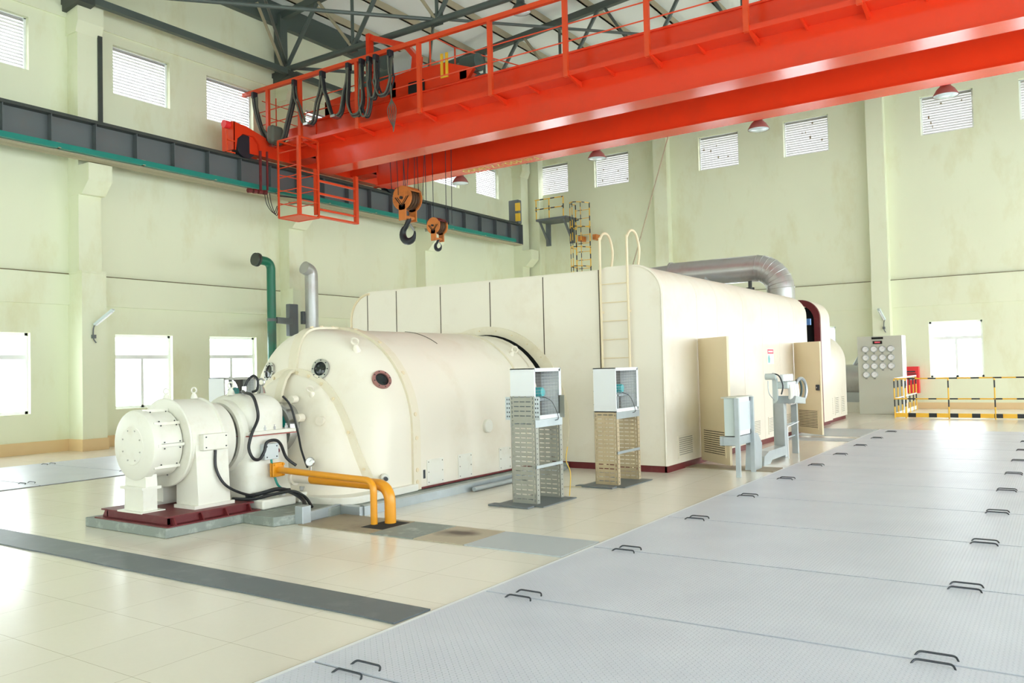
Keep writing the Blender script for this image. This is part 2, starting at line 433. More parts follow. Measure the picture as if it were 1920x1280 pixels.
# ================================================================ the room
def wall_cells(mb, axis, c0, c1, a0, a1, z0, z1, holes):
    """solid wall slab with rectangular openings; axis 'x' = plane of constant x, slab c0..c1"""
    A = sorted(set([a0, a1]+[h[0] for h in holes]+[h[1] for h in holes]))
    for i in range(len(A)-1):
        m = (A[i]+A[i+1])/2
        zs = sorted([(h[2], h[3]) for h in holes if h[0] < m < h[1]])
        z = z0
        for (lo, hi) in zs+[(z1, z1)]:
            if lo > z+1e-6:
                if axis == 'x': mb.box(c0, c1, A[i], A[i+1], z, lo)
                else: mb.box(A[i], A[i+1], c0, c1, z, lo)
            z = hi
ZT = 11.75
def wall_holes(lst, zz):
    return [(c-w/2, c+w/2, z0, z1) for c, w in lst for z0, z1 in zz]
fl = MB().box(XL, XR, YF, YB, -0.3, 0.0).build('floor', 'tile', smooth=0); struct(fl)

wl = sroot('wall_left', (XL, 0, 0))
mb = MB(); wall_cells(mb, 'x', XL-0.3, XL, YF, YB, 0, ZT, wall_holes(W_L, (LOW, UPL))); mb.build('wall_surface', 'wall', wl, 0)
wr = sroot('wall_right', (XR, 0, 0))
mb = MB(); wall_cells(mb, 'x', XR, XR+0.3, YF, YB, 0, ZT, wall_holes(W_R, ((0.6, 6.2),))); mb.build('wall_surface', 'wall', wr, 0)
wb = sroot('wall_back', (0, YB, 0))
mb = MB(); wall_cells(mb, 'y', YB, YB+0.3, XL-0.3, XR+0.3, 0, ZT, wall_holes(W_B, ((LOW[0]+0.12, LOW[1]+0.13), UPB)))
mb.build('wall_surface', 'wall', wb, 0)
XM = (XL+XR)/2; ZR = ZT+0.08*(XM-XL)+0.5
mb = MB().py([(XL-0.3, ZT), (XR+0.3, ZT), (XM, ZR+0.6)], YB, YB+0.3); mb.build('gable', 'wall', wb, 0)
wf = sroot('wall_front', (0, YF, 0))
mb = MB(); wall_cells(mb, 'y', YF-0.3, YF, XL-0.3, XR+0.3, 0, ZT, wall_holes(W_F, ((0.6, 4.2),))); mb.build('wall_surface', 'wall', wf, 0)
MB().py([(XL-0.3, ZT), (XR+0.3, ZT), (XM, ZR+0.6)], YF-0.3, YF).build('gable', 'wall', wf, 0)

# ring beams with the dusty top line
LZ0, LZ1 = 3.25, 3.93
pil_y = [-7.9, -1.9, 4.1, 10.15, 16.15, 22.15, 28.3]
mb = MB().box(XL, XL+0.06, YF, YB, LZ0, LZ1); mb.build('ring_beam', 'wall', wl, 0)
MB().box(XL, XL+0.075, YF, YB, LZ1, LZ1+0.02).build('dusty_ledge', 'soot', wl, 0)
mb = MB().box(XL, XR, YB-0.06, YB, LZ0, LZ1+0.2); mb.build('ring_beam', 'wall', wb, 0)
MB().box(XL, XR, YB-0.075, YB, LZ1+0.2, LZ1+0.22).build('dusty_ledge', 'soot', wb, 0)
bandz = ZT-1.75
MB().box(XL, XL+0.05, YF, YB, 9.75, 10.0).build('upper_band', 'wall', wl, 0)

for y in pil_y:
    MB().box(XL, -17.93, y-0.28, y+0.28, 0, LZ1).build('pilaster', 'wall', wl, 0)
    MB().box(XL, -17.9, y-0.3, y+0.3, LZ1, LZ1+0.05).build('pilaster_ledge', 'wall', wl, 0)
    MB().box(XL, -18.08, y-0.26, y+0.26, LZ1+0.05, 9.85).build('pilaster_upper', 'wall', wl, 0)
    MB().py([(XL, 10.15), (-18.0, 10.15), (-17.98, 9.6), (-18.08, 9.35), (XL, 9.35)], y-0.3, y+0.3).build('pilaster_head', 'wall', wl, 0)
    MB().py([(XL, 6.34), (-17.64, 6.34), (-17.64, 5.97), (-17.93, 5.69), (XL, 5.69)], y-0.27, y+0.27).build('corbel', 'wall', wl, 0)
    if abs(y-10.15) < 0.1: MB().box(-18.14, -18.04, y+0.2, y+0.3, 6.9, 9.4).build('steel_strip', 'darksteel', wl, 0)
    MB().box(XL, -17.905, y-0.305, y+0.305, 0, 0.26).build('skirting', 'skirt', wl, 0)
for x in (-17.9, -12.3, -4.83, 2.6, 8.6):
    MB().box(x-0.26, x+0.26, 28.6, YB, 0, LZ1+0.2).build('pilaster', 'wall', wb, 0)
    MB().box(x-0.26, x+0.26, 28.68, YB, LZ1+0.2, ZT).build('pilaster_upper', 'wall', wb, 0)
    MB().box(x-0.28, x+0.28, 28.57, YB, 0, 0.2).build('skirting', 'skirt', wb, 0)
mb = MB().box(XL, XL+0.03, YF, YB, 0, 0.26).build('baseboard_left', 'skirt', smooth=0); struct(mb)
mb = MB().box(XL, XR, YB-0.03, YB, 0, 0.2).build('baseboard_back', 'skirt', smooth=0); struct(mb)

# windows
wn = [0]
def window(wall, c, w, z0, z1, kind):
    wn[0] += 1
    if wall == 'l': base = (XL-0.15, c, z0); fn = lambda a, d, z: (XL-0.15-d, c+a, z)
    elif wall == 'r': base = (XR+0.15, c, z0); fn = lambda a, d, z: (XR+0.15+d, c+a, z)
    elif wall == 'b': base = (c, YB+0.15, z0); fn = lambda a, d, z: (c+a, YB+0.15+d, z)
    else: base = (c, YF-0.15, z0); fn = lambda a, d, z: (c+a, YF-0.15-d, z)
    r = sroot('window_%d' % wn[0], base)
    def bx(mb, a0, a1, d0, d1, za, zb):
        P = [fn(a, d, z) for z in (za, zb) for a, d in ((a0, d0), (a1, d0), (a1, d1), (a0, d1))]
        mb.add(P, [(0,3,2,1),(4,5,6,7),(0,1,5,4),(1,2,6,5),(2,3,7,6),(3,0,4,7)])
    h = w/2; f = MB()
    if kind == 'low':
        t = 0.06
        bx(f, -h, h, -0.03, 0.03, z0, z0+t); bx(f, -h, h, -0.03, 0.03, z1-t, z1)
        bx(f, -h, -h+t, -0.03, 0.03, z0, z1); bx(f, h-t, h, -0.03, 0.03, z0, z1)
        zt = z0+(z1-z0)*0.70
        bx(f, -h, h, -0.04, 0.03, zt-0.05, zt+0.05)
        bx(f, -0.035, 0.035, -0.03, 0.03, z0, zt)
        g = MB(); bx(g, -h+t, h-t, -0.002, 0.002, z0+t, z1-t); g.build('glass_pane', 'glass', r, 0)
        f.build('window_frame', 'winframe', r, 0)
    elif kind == 'up':
        t = 0.05
        bx(f, -h, h, -0.03, 0.06, z1-0.02, z1); bx(f, -h, -h+t, -0.03, 0.06, z0, z1); bx(f, h-t, h, -0.03, 0.06, z0, z1); bx(f, -h, h, -0.03, 0.06, z0, z0+0.02)
        f.build('window_frame', 'winframe', r, 0)
        n = 15; dz = (z1-z0-0.04)/n; s = MB()
        for i in range(n):
            za = z0+0.02+i*dz
            P = [fn(-h+t, 0.05, za+dz*1.18), fn(h-t, 0.05, za+dz*1.18), fn(h-t, -0.02, za), fn(-h+t, -0.02, za)]
            Q = [(p[0], p[1], p[2]+0.006) for p in P]
            s.add(P+Q, [(0,1,2,3),(7,6,5,4),(0,4,5,1),(1,5,6,2),(2,6,7,3),(3,7,4,0)])
        s.build('louver_slats', 'slat', r, 0)
        if wall == 'b' and i:
            d = MB()
            for k in range(5):
                a = random.uniform(-h+0.1, h-0.1); z = random.uniform(z0+0.1, z1-0.2)
                bx(d, a, a+random.uniform(0.02, 0.06), -0.035, -0.03, z, z+random.uniform(0.03, 0.1))
            d.build('broken_slat', 'brown', r, 0)
    else:
        t = 0.06
        for k in range(4):
            a = -h+(w-t)*k/3; bx(f, a, a+t, -0.03, 0.03, z0, z1)
        bx(f, -h, h, -0.03, 0.03, z0, z0+t); bx(f, -h, h, -0.03, 0.03, z1-t, z1); bx(f, -h, h, -0.03, 0.03, (z0+z1)/2, (z0+z1)/2+t)
        f.build('window_frame', 'winframe', r, 0)
        g = MB(); bx(g, -h+t, h-t, -0.002, 0.002, z0+t, z1-t); g.build('glass_pane', 'glass', r, 0)
for c, w in W_L:
    if c > 6: window('l', c, w, LOW[0], LOW[1], 'low'); window('l', c, w, UPL[0], UPL[1], 'up')
    else: window('l', c, w, LOW[0], LOW[1], 'low'); window('l', c, w, UPL[0], UPL[1], 'up')
for c, w in W_B:
    window('b', c, w, LOW[0]+0.12, LOW[1]+0.13, 'low'); window('b', c, w, UPB[0], UPB[1], 'up')
for c, w in W_R:
    window('r', c, w, 0.6, 6.2, 'big')  # unseen right-hand windows, enlarged for the daylight they let in
for c, w in W_F:
    window('f', c, w, 0.6, 4.2, 'big')  # unseen windows behind the camera, added to help light the hall

# ceiling
ce = sroot('ceiling', (XM, 10, ZT))
ZC = lambda x: ZT+0.42+0.08*(min(x, 2*XM-x)-XL)
mb = MB().py([(XL-0.6, ZC(XL-0.6)), (XM, ZC(XM)), (XR+0.6, ZC(XR+0.6)), (XR+0.6, ZC(XR+0.6)+0.06), (XM, ZC(XM)+0.06), (XL-0.6, ZC(XL-0.6)+0.06)], YF-0.3, YB+0.3)
mb.build('roof_sheet', 'roof', ce, 0)
mb = MB()
x = XL+0.2
while x < XR:
    mb.box(x-0.012, x+0.012, YF, YB, ZC(x)-0.004, ZC(x)+0.02) if False else None
    x += 1
# eave gutters beam
MB().box(XL-0.05, XL+0.18, YF, YB, ZT-0.2, ZT+0.45).build('eave_beam', 'truss', ce, 0)
MB().box(XR-0.18, XR+0.05, YF, YB, ZT-0.2, ZT+0.45).build('eave_beam', 'truss', ce, 0)

# trusses
TY = [-1.9, 4.1, 9.95, 15.92, 22.0, 28.2]
ZB = 10.24
LOr = ['first', 'second', 'third', 'fourth', 'fifth', 'sixth', 'seventh', 'eighth', 'ninth', 'tenth', 'eleventh', 'twelfth', 'thirteenth', 'fourteenth', 'fifteenth', 'sixteenth', 'seventeenth', 'eighteenth', 'nineteenth', 'twentieth']
zt_ = lambda x: ZT+0.05+0.08*(min(x, 2*XM-x)-XL)
tl = {9.95: 'grey steel roof truss meeting the first wall pilaster at upper left', 15.92: 'grey steel roof truss above the near side of the crane bridge',
      22.0: 'grey steel roof truss above the far side of the crane bridge', 28.2: 'grey steel roof truss next to the back wall',
      4.1: 'grey steel roof truss nearly over the camera', -1.9: 'grey steel roof truss behind the camera'}
for ty in TY[2:]:
    t = thing('roof_truss', tl[ty], 'roof truss', (XM, ty, ZB), 'steel trusses carrying the roof')
    MB().cyl((XL+0.35, ty, ZB), (XR-0.35, ty, ZB), 0.085, 12).build('bottom_chord', 'truss', t)
    b = MB(); b.bar((XL+0.1, ty, zt_(XL)), (XM, ty, zt_(XM)), 0.16, 0.2); b.bar((XM, ty, zt_(XM)), (XR-0.1, ty, zt_(XR)), 0.16, 0.2); b.build('top_chord', 'truss', t, 0)
    for sx in (1, -1):
        X = lambda v: v if sx > 0 else 2*XM-v
        MB().box(X(-18.33)-0.13, X(-18.33)+0.13, ty-0.13, ty+0.13, 9.9, zt_(XL)+0.05).build('end_post', 'truss', t, 0)
        MB().py([(X(-18.5), 9.85), (X(-17.8), 9.95), (X(-17.8), 10.12), (X(-18.5), 10.16)], ty-0.2, ty+0.2).build('bearing_plate', 'darksteel', t, 0)
        nodes = [-18.15, -15.5, -12.62, -9.75, -6.9]
        for i, nx in enumerate(nodes):
            if i: MB().cyl((X(nx), ty, ZB), (X(nx), ty, zt_(nx)), 0.045, 8).build('web_post', 'truss', t)
            if i: MB().cyl((X(nx), ty, ZB), (X(nx-1.35), ty, zt_(nx-1.35)), 0.045, 8).build('diagonal', 'tan' if i < 3 else 'truss', t)
            MB().cyl((X(nx), ty, ZB), (X(nx+1.4), ty, zt_(nx+1.4)), 0.06, 8).build('diagonal', 'truss', t)
            if i: MB().box(X(nx)-0.18, X(nx)+0.18, ty-0.02, ty+0.02, ZB-0.12, ZB+0.2).build('gusset', 'darksteel', t, 0)
# purlins
for i in range(18):
    x = XL+0.9+i*1.5
    if abs(x-XM) < 0.2: x += 0.3
    z = zt_(x)+0.1
    k = 'left eave' if i < 9 else 'ridge'
    n = i+1 if i < 9 else i-8
    o = MB().box(x-0.035, x+0.035, YF+0.05, YB-0.05, z, z+0.22).box(x-0.035, x+0.06, YF+0.05, YB-0.05, z, z+0.02).build('roof_purlin', 'tan', smooth=0)
    tag(o, 'long grey roof purlin under the white roof sheets, %s from the %s' % (LOr[n-1], k), 'purlin', 'purlins under the roof')
# ties along the hall
for i, (a, b) in enumerate(((3, 2), (4, 3), (5, 4))):
    ya, yb = TY[b], TY[a]
    w = ('nearest bay', 'bay over the crane', 'bay at the back wall')[i]
    o = MB().bar((-17.88, ya+0.1, 10.08), (-17.88, yb-0.1, 10.08), 0.14, 0.16).build('eave_strut', 'truss', smooth=0)
    tag(o, 'dark grey strut along the left wall top in the '+w, 'roof strut', 'struts along the left wall')
    o = MB().cyl((-18.1, ya, 10.3), (-12.7, yb, 10.3), 0.05, 8).build('tie_rod', 'truss')
    tag(o, 'thin grey pipe crossing the %s, starting at the left wall' % w, 'tie', 'horizontal ties between the trusses')
    o = MB().cyl((-12.7, ya, 10.42), (-18.1, yb, 10.42), 0.04, 8).build('tie_rod', 'truss')
    tag(o, 'thin grey pipe crossing the %s, ending at the left wall' % w, 'tie', 'horizontal ties between the trusses')
    o = MB().cyl((-12.62, ya, 10.3), (-7, yb, 10.3), 0.04, 8).build('tie_rod', 'truss')
    tag(o, 'thin grey pipe crossing the %s at truss height, mid roof' % w, 'tie', 'horizontal ties between the trusses')
    o = MB().bar((-18.15, yb-0.05, 10.2), (-18.15, (ya+yb)/2+2.0, 11.85), 0.07, 0.05).build('tie_rod', 'tan', smooth=0)
    tag(o, 'tan angle brace rising steeply along the left wall in the '+w, 'tie', 'wall plane braces')

# ================================================================ floor plates
def handle_bar(x, y, z=0.014, L=0.21, d=0.03):
    return MB().tube(bend([(x-L/2, y, z-0.005), (x-L/2+0.015, y+d, z+0.016), (x+L/2-0.015, y+d, z+0.016), (x+L/2, y, z-0.005)], 0.02, 3), 0.006, 6)
J0 = 4.83; JP = 1.63
struct(MB().box(-3.5, -0.2, YF, 20.25, 0.0, 0.003).build('trim_3', 'inkgrey', smooth=0)); struct(MB().box(-16.14, -12.84, 1.5, 13.0, 0.0, 0.003).build('trim_4', 'inkgrey', smooth=0))
proto = None
for i in range(-2, 10):
    y0 = J0+JP*i; y1 = y0+JP
    if i == 9: y1 = 20.25
    nm = LOr[i+2]
    lab = 'grey checkered floor plate in the right-hand row, %s from the near end' % nm
    if proto is None:
        t = thing('floor_plate', lab, 'floor plate', (-1.86, y0, 0), 'floor plates of the right-hand row')
        MB().box(-3.5, -0.2, y0+0.012, y1-0.012, 0.004, 0.014).build('plate', 'plate', t, 0)
        for hx in (-3.18, -0.62):
            for hy in (y0+0.07, y1-0.07): handle_bar(hx, hy).build('handle', 'iron', t)
        proto = t
    elif i < 9: dup(proto, (-1.86, y0, 0), lab)
    else:
        t = thing('floor_plate', lab, 'floor plate', (-1.86, y0, 0), 'floor plates of the right-hand row')
        MB().box(-3.5, -0.2, y0+0.012, y1-0.012, 0.004, 0.014).build('plate', 'plate', t, 0)
        for hx in (-3.18, -0.62): handle_bar(hx, y0+0.07).build('handle', 'iron', t)
for i in range(-1, 6):
    y0 = 3.15+JP*i
    dup(proto, (-14.5, y0, 0), 'grey checkered floor plate in the row near the left wall, %s from the near end' % LOr[i+1])['group'] = 'floor plates of the left-hand row'
o = MB().box(-3.53, -3.5, YF, 20.25, 0.0, 0.014).build('trim_1', 'white', smooth=0); struct(o)
o = MB().box(-0.2, -0.16, YF, 20.25, 0.0, 0.014).build('trim_2', 'maroon', smooth=0); struct(o)
def cover(x0, x1, y0, y1, mat, label, z=0.01, holes=False):
    o = MB().box(x0, x1, y0, y1, 0.001, z).build('trench_cover', mat, smooth=0)
    return tag(o, label, 'floor plate')
cover(-6.78, -5.75, 6.02, 6.7, 'brown', 'dirty brown trench plate where the yellow pipes enter the floor')
cover(-5.74, -5.2, 6.02, 6.7, 'concrete', 'grey worn trench plate right beside the yellow pipes')
cover(-5.19, -4.6, 6.02, 6.7, 'burnt', 'trench plate with a dark burnt patch beside the smooth grey plate')
cover(-4.59, -3.57, 6.02, 6.7, 'graycover', 'smooth light grey trench plate touching the right-hand plate row')
cover(-4.95, -3.57, 12.1, 12.6, 'brown', 'brown trench plate passing under the grey cabinet on legs')
cover(-4.9, -3.57, 17.15, 17.75, 'graycover', 'narrow grey floor strip in front of the far open door')
cover(-5.2, -3.57, 18.3, 20.25, 'graycover', 'wide grey floor plate beside the far open door')
o = MB().box(-6.05, -5.75, 6.2, 6.62, 0.011, 0.0125).build('pipe_opening', 'inside', smooth=0)
tag(o, 'dark rectangular slot in the trench plate around the yellow pipes', 'floor opening')
# rubber strip
o = MB()
pts0 = []; x = -18.0
n = 40
for i in range(n+1):
    xx = -16.0+(12.42)*i/n
    pts0.append((xx, 3.955+random.uniform(-0.008, 0.008)))
mid = [(p[0], p[1]) for p in pts0]+[(-3.57, 4.30), (-16.0, 4.42)]
o.pz(mid, 0.001, 0.012)
tag(o.build('rubber_strip', 'strip', smooth=0), 'long dark grey strip laid across the cream floor tiles', 'floor strip')

# ================================================================ plinth and kerbs
t = thing('machine_plinth', 'grey painted concrete plinth under the white motor and the generator', 'plinth', (-8.2, 7.5, 0))
MB().pz([(-8.87, 4.90), (-7.42, 4.90), (-7.42, 5.82), (-6.93, 5.82), (-6.84, 6.1), (-6.84, 6.75), (-8.87, 6.75)], 0, 0.1).build('motor_plinth', 'concrete', t, 0, bevel=0.01)
MB().box(-9.9, -6.56, 6.76, 11.38, 0, 0.09).build('generator_plinth', 'concrete', t, 0, bevel=0.01)
MB().box(-6.62, -6.53, 6.76, 11.0, 0, 0.1).build('kerb', 'galv', t, 0)
MB().box(-6.9, -6.55, 6.70, 6.8, 0, 0.1).build('kerb', 'galv', t, 0)
MB().bar((-6.82, 6.2, 0.06), (-6.9, 6.75, 0.06), 0.05, 0.1).build('kerb', 'galv', t, 0)
MB().box(-6.86, -6.74, 6.05, 6.17, 0.0, 0.19).build('corner_post', 'galv', t, 0, bevel=0.006)
o = MB().tube([(-6.45, 8.7, 0.035), (-6.47, 11.1, 0.035)], 0.03, 10).build('conduit_pipe', 'galv')
tag(o, 'thin steel conduit lying on the floor along the generator kerb', 'pipe')

# ================================================================ generator
GX, GR, GZ, G0 = -8.15, 1.31, 0.86, 0.10
gen = thing('generator', 'large cream barrel-shaped generator with two round portholes on its domed end', 'generator', (GX, 9, G0))
def arch(R=GR, zc=GZ, z0=G0, nv=6, na=28):
    P = [(-R, z0+(zc-z0)*i/nv) for i in range(nv)]
    P += [(-R*math.cos(PI*i/na), zc+R*math.sin(PI*i/na)) for i in range(na+1)]
    P += [(R, zc-(zc-z0)*(i+1)/nv) for i in range(nv)]
    return P
A = arch()
def sect(y, s, ez, off=0.0):
    return [(GX+a*(xexp(s, G0+(z-G0)*ez) if s < 1 else 0), y, G0+(z-G0)*ez) for a, z in A]
def xexp(s, z):
    if s <= 0: return 1.0
    p = 2.7+3.0*(1-min(max(z, 0), 1.5)/1.5); return max(1-s**p, 0)**(1/p)
MB().grid([sect(y, 0, 1) for y in (8.0, 9.0, 10.0, 10.62)]).add(sect(10.62, 0, 1), [tuple(range(len(A)))]).build('housing', 'cream', gen)
# rear neck going into the collar
A2 = arch(R=1.29)
MB().grid([[(GX+a, y, z) for a, z in A2] for y in (10.6, 11.3)]).build('neck', 'cream', gen)
A3 = arch(R=1.30)
MB().grid([[(GX+a, y, z) for a, z in A3] for y in (11.12, 11.14)]).build('neck_ring', 'cream', gen)
# thin lip at the rear end of the housing
def band(name, y0, y1, th, R=GR, mat='cream', parent=gen, z0=G0):
    Ao = arch(R=R+th, z0=z0); Ai = arch(R=R-0.01, z0=z0)
    mb = MB(); g = [[(GX+a, y0, z) for a, z in Ai], [(GX+a, y0, z) for a, z in Ao], [(GX+a, y1, z) for a, z in Ao], [(GX+a, y1, z) for a, z in Ai]]
    mb.grid(g); return mb.build(name, mat, parent)
band('end_lip', 10.6, 10.64, 0.02, mat='creamy')
band('flange_band', 7.93, 8.07, 0.035, mat='creamy')
band('joint_line', 9.17, 9.178, 0.003, mat='seam') if False else None
def pline(y, a0, a1, r, mat, name):
    pts = [(GX+(GR+0.004)*math.cos(a), y, GZ+(GR+0.004)*math.sin(a)) for a in [a0+(a1-a0)*k/20 for k in range(21)]]
    return MB().tube(pts, r, 6).build(name, mat, gen)
pline(9.25, math.radians(86), math.radians(58), 0.004, 'seam', 'top_seam')
# bell
PXe, PZe, BD = 2.7, 6.0, 0.82
def bexp(s):
    s = min(s, 0.99999)
    return (1-s**PXe)**(1/PXe), (1-s**PZe)**(1/PZe)
rows = []
for i in range(30):
    u = i/29; s = 1-(1-u)**2.6
    if i == 29: s = 0.9996
    ex, ez = bexp(s); rows.append(sect(8.0-BD*s, s, ez))
MB().grid(rows).build('end_bell', 'cream', gen, 50)
# base lip of the bell
def bell_pt(x, z):
    """front surface y of the bell at world x,z (numeric)"""
    lo, hi = 0.0, 0.9999
    for _ in range(40):
        m = (lo+hi)/2; ex, ez = bexp(m)
        zz = G0+(z-G0)/max(ez, 1e-6); xx = abs(x-GX)/max(xexp(m, z), 1e-6)
        inside = (xx <= GR if zz <= GZ else xx*xx+(zz-GZ)**2 <= GR*GR)
        if inside: lo = m
        else: hi = m
    return 8.0-BD*lo
def bell_nrm(x, z):
    e = 0.02; dx = (bell_pt(x+e, z)-bell_pt(x-e, z))/(2*e); dz = (bell_pt(x, z+e)-bell_pt(x, z-e))/(2*e)
    return Vector((dx, -1, dz)).normalized()
# vertical seam strip over the top and down the face
path = []; nr = []
for s in [i/24 for i in range(25)]:
    ex, ez = bexp(s*0.985); path.append((GX, 8.0-BD*s*0.985, G0+(GZ+GR-G0)*ez))
for z in (1.85, 1.8, 1.75, 1.7, 1.66): path.append((GX, bell_pt(GX, z)-0.002, z))
# sort monotone
P = [path[0]]
for p in path[1:]:
    if p[2] <= P[-1][2]+1e-4: P.append(p)
path = P
for i in range(len(path)):
    a = Vector(path[max(i-1, 0)]); b = Vector(path[min(i+1, len(path)-1)]); t_ = (b-a).normalized()
    nr.append(Vector((1, 0, 0)).cross(t_)*-1 if Vector((1, 0, 0)).cross(t_).z < 0 or Vector((1, 0, 0)).cross(t_).y > 0.5 else Vector((1, 0, 0)).cross(t_))
nr = [n if (n.z > 0 or n.y < 0) else -n for n in nr]
MB().sweep(path, [(1, 0, 0)]*len(path), nr, 0.15, 0.03).build('seam_strip', 'creamy', gen, 40)
# nose cover (hump) around the shaft
HT = [(0.10, 1.24), (0.35, 1.13), (0.6, 1.02), (0.93, 0.88), (1.2, 0.72), (1.38, 0.56), (1.48, 0.42), (1.55, 0.25), (1.585, 0.1), (1.59, 0.0)]
hp = [(-w, z) for z, w in HT]+[(w, z) for z, w in HT[::-1][1:]]
hp = [(p.x, p.y) for p in catmull([(a, b, 0) for a, b in hp], 4)]
def hdep(z): return 0.60*math.exp(-(z-0.1)*0.85)
rows = []
for i in range(14):
    u = i/13; th = u*PI/2; sy = math.sin(th); sc_ = max(1-sy**4.0, 0.0)**(1/3.2)
    if i == 13: sc_ = 0.0
    row = []
    for a, z in hp:
        x = GX+a*sc_; zz = 0.10+(z-0.10)*(0.25+0.75*max(sc_, 0)**0.6) if sc_ > 0 else 0.10+(z-0.10)*0.25
        yb = min(bell_pt(GX+a*0.985, max(z, 0.12)), 7.6)+0.03
        row.append((x, yb-(yb-(7.24-hdep(zz)))*sy, zz))
    rows.append(row)
MB().grid(rows).build('nose_cover', 'cream', gen, 50)
# flange strip following the hump outline on the bell
pth, sd, nm = [], [], []
for a, z in hp:
    z = max(z, 0.12); x = GX+a*1.02; y = bell_pt(x, z+0.02)
    pth.append(Vector((x, y, z+0.02)))
for i in range(len(pth)):
    t_ = (pth[min(i+1, len(pth)-1)]-pth[max(i-1, 0)]).normalized(); n_ = bell_nrm(pth[i].x, pth[i].z)
    sd.append(t_.cross(n_)); nm.append(n_)
MB().sweep(pth, sd, nm, 0.11, 0.03).build('nose_flange', 'creamy', gen, 40)
MB().sweep([(GX, 7.2, 1.62), (GX, 7.12, 1.6), (GX, 7.05, 1.52), (GX, 7.0, 1.4), (GX, 6.96, 1.26)], [(1, 0, 0)]*5, [(0, 0, 1), (0, -.4, 1), (0, -1, .6), (0, -1, 0.1), (0, -1, 0)], 0.12, 0.035).build('nose_seam', 'creamy', gen, 40)
# skirt under the nose
sk = []
for i in range(25):
    th = PI*i/24; c, s_ = math.cos(th), math.sin(th)
    sk.append((GX-1.41*(abs(c)**0.4)*(1 if c > 0 else -1), 7.15-0.52*(s_**0.45)))
MB().pz(sk+[(GX+1.36, 8.0), (GX-1.36, 8.0)], 0.09, 0.18).build('base_skirt', 'creamw', gen, 40, bevel=0.015)
# bolts on the bands
def bolt(mb, p, n, r=0.022, h=0.018):
    p = Vector(p); n = Vector(n).normalized(); mb.cyl(p, p+n*h, r, 8)
mb = MB()
for ang in (8, 32, 56, 76, 92, 118, 150):
    a = math.radians(ang)
    c_ = (math.cos(a), 0, math.sin(a)); bolt(mb, (GX+(GR+0.025)*c_[0], 7.995, GZ+(GR+0.025)*c_[2]), c_, 0.028)
for z in (0.2, 0.35, 0.75):
    bolt(mb, (GX+GR+0.025, 7.995, z), (1, 0, 0), 0.028)
for i in (3, 9, 14): bolt(mb, Vector(path[min(i, len(path)-1)])+nr[min(i, len(path)-1)]*0.03, nr[min(i, len(path)-1)], 0.024)
k = len(pth)
for f in (0.56, 0.62, 0.69, 0.76, 0.84, 0.92, 0.44, 0.36): i = int(f*k); bolt(mb, pth[i]+nm[i]*0.03, nm[i], 0.02)
mb.build('bolt_set', 'creamd', gen)
# portholes
def porthole(x, z, r, red=False, side=False):
    if side: y = 7.48; n = Vector((0.75, -0.62, 0.35)).normalized(); p = Vector((x, y, z))
    else: y = bell_pt(x, z); n = bell_nrm(x, z); p = Vector((x, y, z))
    f = MB().lathe([(r*0.70, 0.0), (r*0.70, 0.03), (r, 0.03), (r, -0.05)], p-n*0.005, n, 32)
    fr = f.build('porthole', 'copper' if red else 'chrome', gen)
    if red: fr['label'] = 'dull red porthole ring'
    g = MB().lathe([(0.0, 0.018), (r*0.5, 0.014), (r*0.71, 0.004)], p, n, 32).build('glass', 'darkglass', fr)
    a = n.orthogonal().normalized(); b = n.cross(a); s = MB()
    for q in range(8):
        t_ = 2*PI*q/8; s.cyl(p+n*0.02+(a*math.cos(t_)+b*math.sin(t_))*r*0.86, p+n*0.031+(a*math.cos(t_)+b*math.sin(t_))*r*0.86, 0.008, 6)
    s.build('screw_ring', 'iron', fr)
porthole(-8.66, 1.625, 0.125); porthole(-7.70, 1.645, 0.125)
xx, zz = -7.05, 1.49
yy = bell_pt(xx, zz); nn = bell_nrm(xx, zz)
porthole(xx, zz, 0.125, True)
# lifting eyes
def eye(p, n, parent, s=1.0, mat='cream', name='lifting_eye'):
    p = Vector(p); n = Vector(n).normalized(); mb = MB()
    mb.lathe([(0.05*s, 0), (0.035*s, 0.05*s), (0.018*s, 0.08*s)], p, n, 12)
    sidev = Vector((0.45, -0.85, 0.0)); sidev = (sidev-n*sidev.dot(n)).normalized()
    mb.torus(p+n*0.115*s, sidev, 0.036*s, 0.011*s, 14, 6)
    return mb.build(name, mat, parent)
a = math.radians(62)
eye((-7.40, 7.57, 1.86), (0.25, -0.5, 1), gen, 1.2)
eye((-7.70, 7.12, 1.30), (0.1, -0.6, 0.9), gen, 1.1)
a = math.radians(48); eye((GX+1.24*math.cos(a), 10.9, GZ+1.24*math.sin(a)), (math.cos(a), 0, math.sin(a)), gen, 1.3)
# plugs on nose cover
mb = MB(); mb.cyl((-7.50, 7.12, 1.02), (-7.46, 6.98, 1.02), 0.055, 16).build('plug', 'cream', gen)
MB().cyl((-7.86, 6.98, 1.28), (-7.84, 6.88, 1.28), 0.045, 12).build('plug', 'cream', gen)
MB().cyl((-7.72, 6.95, 1.06), (-7.70, 6.84, 1.06), 0.05, 12).build('plug', 'cream', gen)
# shaft seal ring and shaft
MB().lathe([(0.0, 0.05), (0.2, 0.05), (0.26, 0.06), (0.30, 0.05), (0.32, 0.0), (0.32, -0.15)], (GX+0.05, 6.88, 0.92), (0, -1, 0), 36).build('shaft_ring', 'chrome', gen)
MB().lathe([(0.0, 0.07), (0.2, 0.07), (0.25, 0.055)], (GX+0.05, 6.88, 0.92), (0, -1, 0), 36).build('seal_disc', 'teal', gen)
MB().cyl((GX, 6.9, 0.9), (GX, 6.0, 0.9), 0.12, 20).build('shaft', 'iron', gen)
